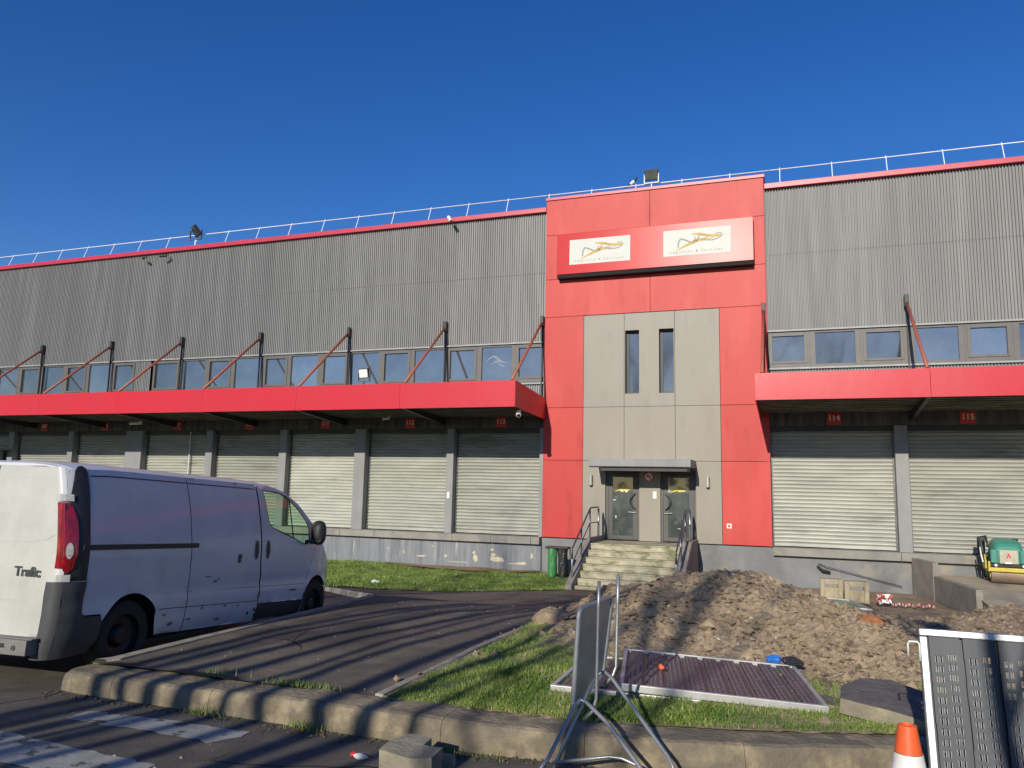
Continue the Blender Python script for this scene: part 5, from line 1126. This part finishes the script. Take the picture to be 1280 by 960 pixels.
# ------------------------------------------------------------------ manhole frames, fence panel, tape, pipe
def ring_frame(x0, x1, y, z0, z1, label):
    t = thing('wooden_frame', label, 'frame', ((x0+x1)/2, y, z0), 'pale open frames leaning on the dock wall')
    w_ = .11; d = .30
    for nm, a, c, e, f in (('side', x0, x0+w_, z0, z1), ('side', x1-w_, x1, z0, z1), ('top_bar', x0+w_, x1-w_, z1-.13, z1)):
        B().box(a, c, y, y+d, e, f).build(nm, M['wood'], t, bevel=.01)
    B().box(x0+w_, x1-w_, y+.10, y+.16, z0, z1-.22).build('infill_board', M['wood'], t)
ring_frame(.70, 1.24, 22.0, -2.66, -2.10, 'left of two pale open frames standing by the dock wall'); ring_frame(1.27, 1.84, 21.8, -2.68, -2.11, 'right of two pale open frames standing by the dock wall')
t = thing('fence_panel', 'greenish metal fence panel lying flat behind the soil heap', 'fence panel', (.6, 18.8, -2.4))
def yzz(x, y, o=.06): return (x, y, yz(x, y, False)+o)
q0, q1, q2, q3 = Vector((.05, 16.9, -2.10)), Vector((1.45, 16.9, -2.16)), Vector((1.30, 20.4, -2.42)), Vector((-.6, 20.8, -2.40))
for a, c in ((q0, q1), (q1, q2), (q2, q3), (q3, q0)): B().tube([a, c], .028, 8).build('frame_tube', M['galvl'], t)
for i in range(1, 9):
    u = i/9; B().tube([q0.lerp(q3, u), q1.lerp(q2, u)], .012, 6).build('bar', M['greenpaint'], t)
for k, (a, c, m, lab) in enumerate([((-1.9, 21.9), (-.35, 21.3), 'galvl', 'pale metal tube lying on the ground near the frames, the longer'), ((-1.4, 21.0), (-.2, 20.9), 'galv', 'grey metal tube lying on the ground near the frames, the shorter')]):
    o = B().tube([yzz(*a, .12), yzz(*c, .16)], .03, 8).build('metal_tube', M[m], None); tag(o, lab, 'tube')
o = B().tube([(.75, 24.40, -1.90), (.95, 24.36, -1.98), (2.0, 24.38, -2.22), (2.9, 24.36, -2.42)], .012, 6).build('cable', M['dark'], None, smooth=True); tag(o, 'thin dark cable hanging along the dock wall above the frames', 'cable')
o = B().tube([(.72, 24.40, -1.98), (.85, 24.3, -2.08), (1.05, 24.36, -2.13)], .035, 8).build('pipe_bend', M['dark'], None); tag(o, 'short black pipe bend against the dock wall above the frames', 'pipe')
# barrier tape: crumpled red and white ribbon
b = B(); pts_ = []; x, y = 2.05, 20.6
for i in range(70):
    if i < 34: pts_.append(Vector((2.10+.17*sin(i*.9)+.05*random.random(), 21.2+.2*cos(i*1.3), 0)))
    else: pts_.append(Vector((2.25+(i-34)*.027, 21.1+.16*sin(i*.8)+.05*random.random(), 0)))
for i in range(len(pts_)-1):
    a, c2 = pts_[i], pts_[i+1]; z0 = yz(a.x, a.y, False)+.05+(.20*abs(sin(i*.7)) if i < 34 else .03*abs(sin(i*.9))); z1 = yz(c2.x, c2.y, False)+.05+(.20*abs(sin((i+1)*.7)) if i < 34 else .03*abs(sin((i+1)*.9)))
    b.cm = i % 2; b.add([(a.x, a.y, z0), (c2.x, c2.y, z1), (c2.x, c2.y+.02, z1+.06), (a.x, a.y+.02, z0+.045)], [(0, 1, 2, 3)])
tag(b.build('barrier_tape', [M['tapered'], M['litter']], None), 'crumpled red and white barrier tape near the retaining wall', 'barrier tape')
# white and blue litter
def blob(cx, cy, cz, sx, sy, sz, name, m, label, cat, seed=0):
    b = B(); rings = []
    for i in range(9):
        ph = -pi/2+pi*i/8; rings.append([Vector((cx+sx*cos(ph)*cos(t)*(1+.5*noise.noise(Vector((cos(t)*1.5, sin(t)*1.5, ph+seed)))), cy+sy*cos(ph)*sin(t)*(1+.5*noise.noise(Vector((cos(t)*1.5, sin(t)*1.5, ph+seed+5)))), cz+sz*sin(ph)*(1+.35*noise.noise(Vector((cos(t)*2, sin(t)*2, seed+9)))))) for t in [2*pi*j/14 for j in range(14)]])
    b.rings(rings); return tag(b.build(name, M[m], None, smooth=False), label, cat)
blob(.35, 17.6, yz(.35, 17.6, False)+.16, .18, .10, .08, 'plastic_bag', 'litter', 'scrap of white plastic lying on the green fence panel', 'plastic bag')
blob(-.17, 7.68, -1.475, .07, .05, .04, 'plastic_wrapper', 'blue', 'bright blue wrapper behind the upper perforated panel', 'wrapper', 3)
blob(-.02, 7.70, -1.485, .10, .06, .045, 'plastic_sheet', 'binbag', 'grey crumpled plastic sheet next to the blue wrapper', 'plastic sheet', 5)
blob(-9.9, 17.6, zi(17.6)+.05, .14, .07, .05, 'paper_scrap', 'litter', 'white paper scrap on the lawn in front of the dock wall', 'litter', 8)
blob(-2.64, 4.60, zr(4.6)+.02, .05, .022, .018, 'crushed_can', 'litter', 'crushed red and white drink can on the road', 'can', 2)
blob(-2.69, 4.61, zr(4.6)+.024, .024, .02, .018, 'can_lid', 'logored', 'red end of a crushed can on the road', 'can', 1)
blob(.80, 9.6, yz(.80, 9.6)+.03, .13, .10, .09, 'brick_lump', 'brick', 'broken orange-brown brick lump on the slope of the soil heap', 'brick', 4)
o = B().tube([(.70, 9.8, yz(.7, 9.8)+.08), (.95, 9.5, yz(.95, 9.5)+.12)], .015, 6).build('root', M['rust'], None); tag(o, 'thin rusty rod sticking out of the soil heap by the brick', 'rod')
blob(.12, 12.3, yz(.12, 12.3)+.03, .15, .07, .05, 'brick_lump', 'brick', 'small broken red brick on top of the soil heap', 'brick', 14)
blob(-1.05, 6.75, -1.44, .03, .02, .02, 'brick_chip', 'cone_o', 'tiny orange scrap lying on the upper perforated panel', 'litter', 12)
o = B().tube([(-2.55, 8.95, yz(-2.55, 8.95)+.06), (-2.1, 9.15, yz(-2.1, 9.15)+.12), (-1.7, 9.45, yz(-1.7, 9.45)+.12)], .014, 6).build('stick', M['bark'], None); tag(o, 'thin brown stick at the left toe of the soil heap', 'stick')
o = B().box(4.0, 4.75, 15.2, 15.24, 0, .06).build('timber', M['cheek'], None)
o.location = (-2.05, 1.5-2.3, -1.85); o.rotation_euler = (0, R(12), R(-18)); o.location = (-.9, -.1, -1.35); tag(o, 'dark timber stick leaning on the soil behind the standing panel', 'timber')
# lump of soil on the path edge
blob(-2.72, 9.2, yz(-2.72, 9.2)+.02, .26, .2, .15, 'soil_lump', 'dirt', 'rounded lump of soil at the edge of the asphalt path', 'soil lump', 6)
# ------------------------------------------------------------------ bag stand by the steps
t = thing('rubbish_bag_stand', 'green and black rubbish bag stand against the dock wall left of the steps', 'bin', (-6.75, 23.2, -2.62))
for nm, x0, x1, m, sd in (('green_bag', -7.05, -6.76, 'bingreen', 2), ('black_bag', -6.72, -6.42, 'binbag', 7)):
    b = B(); cx, cy = (x0+x1)/2, 23.2; rings = []
    for i in range(12):
        z = -2.60+.86*i/11; r = (x1-x0)/2*interp(i, [0, 1, 4, 9, 11], [.7, .95, 1.02, .95, 1.1]); rings.append([Vector((cx+r*cos(t_)*(1+.16*noise.noise(Vector((cos(t_)*3, sin(t_)*3, i*.25+sd)))), cy+.16*sin(t_)*(1+.16*noise.noise(Vector((cos(t_)*3, sin(t_)*3, i*.25+sd)))), z)) for t_ in [2*pi*j/18 for j in range(18)]])
    b.rings(rings); b.build(nm, M[m], t, smooth=False)
for x in (-7.09, -6.74, -6.39): B().tube([(x, 23.35, -2.64), (x, 23.35, -1.74), (x, 23.05, -1.70), (x, 23.03, -1.74)], .015, 6).build('stand_post', M['bingreen'] if x < -6.8 else M['blackplastic'], t)
B().box(-7.10, -6.37, 23.02, 23.40, -1.74, -1.68).build('lid', M['blackplastic'], t, bevel=.015)
o = B().box(-6.28, -5.90, 22.9, 23.2, -2.64, -2.36).build('black_box', M['blackplastic'], None, bevel=.01); tag(o, 'low black box between the bag stand and the steps', 'box')

# ------------------------------------------------------------------ bare trees behind the viewer (they throw the striped shadows)
def tree(x, y, h, r, label, seed, n=10, up=.75, stems=()):
    rnd = random.Random(seed); t = thing('bare_tree', label, 'tree', (x, y, zr(y)), 'bare trees along the road')
    tr_ = B(); br = B(); z0 = zr(y)-.1; pts = [Vector((x, y, z0))]
    for i in range(1, 9): pts.append(Vector((x+rnd.gauss(0, .05)*i**.5, y+rnd.gauss(0, .05)*i**.5, z0+h*.92*i/8)))
    tr_.tube(pts, [r*(1-.85*i/8) for i in range(9)], 8); tr_.build('trunk', M['bark'], t, smooth=True)
    for k, (sx, sr) in enumerate(stems):
        p2 = [Vector((x+sx*.25, y+rnd.uniform(-.2, .2), z0))]
        for i in range(1, 9): p2.append(Vector((x+sx*min(1, .35+i*.16)+rnd.gauss(0, .04), p2[0].y+rnd.gauss(0, .05), z0+h*rnd.uniform(.93, 1.0)*i/8)))
        B().tube(p2, [sr*(1-.7*i/8) for i in range(9)], 8).build('stem', M['bark'], t, smooth=True)
    def grow(p, d, l, rr, lv):
        ps = [p]; dd = d.copy()
        for i in range(4): dd = (dd+Vector((rnd.gauss(0, .10), rnd.gauss(0, .10), .10))).normalized(); ps.append(ps[-1]+dd*l/4)
        br.tube(ps, [rr*(1-.7*i/4) for i in range(5)], 5, cap=False)
        if lv:
            for k in range(4):
                i = rnd.randint(1, 4); a = rnd.uniform(0, 2*pi); e = (dd+Vector((cos(a), sin(a), 0))*rnd.uniform(.4, .8)).normalized(); grow(ps[i], e, l*rnd.uniform(.4, .65), rr*.45, lv-1)
    for k in range(n):
        f = rnd.uniform(.28, .95); i = min(7, int(f*8)); p = pts[i].lerp(pts[i+1], f*8-i); a = rnd.uniform(0, 2*pi)
        grow(p, Vector((cos(a)*(1-up), sin(a)*(1-up), up)).normalized(), h*(1-f)*.7+h*.12, r*(1-f*.75)*.5, 2)
    br.build('branches', M['bark'], t)
tree(-5.55, -5.5, 9.5, .13, 'bare many-stemmed tree close behind the viewer on the left', 1, 9, stems=((-.75, .08), (-.42, .09), (.35, .10), (.68, .08)))
tree(-4.1, -6.5, 10, .14, 'bare many-stemmed tree behind the viewer nearest the camera line', 2, 10, stems=((-.55, .10), (.45, .10), (.9, .07)))
tree(-2.6, -11, 11, .15, 'slender bare tree in the middle of the row behind the viewer', 3)
tree(-6.9, -16, 13, .18, 'tall bare tree at the left end of the row behind the viewer', 4)
tree(.66, -3.2, 7.5, .19, 'bare tree standing close behind the viewer on the right', 5, 8)
tree(3.4, -14, 12, .2, 'bare tree at the right end of the row behind the viewer', 6)
tree(-11.0, -13, 12, .2, 'bare tree standing apart far left behind the viewer', 8)
# unseen wood added to cut skylight on the van and fill the door reflections
def wood(x0, y0, x1, y1, h, seed):
    rnd = random.Random(seed); b = B(); L_ = Vector((x1-x0, y1-y0)).length; n = int(L_*14)
    for i in range(n):
        u = rnd.random(); x = x0+(x1-x0)*u+rnd.gauss(0, 1.2); y = y0+(y1-y0)*u+rnd.gauss(0, 1.2); hh = h*(.75+.3*noise.noise(Vector((u*L_*.15, seed, 0)))); z = zr(y)+rnd.random()**.8*hh; s_ = rnd.uniform(.3, .8)
        d = Vector((rnd.gauss(0, 1), rnd.gauss(0, 1), rnd.gauss(0, 1))).normalized()*s_; e = d.orthogonal().normalized()*s_*.7; c_ = Vector((x, y, z)); b.add([c_-d, c_+e, c_+d, c_-e], [(0, 1, 2, 3)])
    return tag(b.build('unseen_wood', mat('wood_foliage_%d' % seed, (.028, .03, .018), (.05, .042, .03), 1, .9), None), kind='stuff')
wood(-45, -34, 45, -34, 9, 1); wood(32, -34, 34, 22, 8, 2)
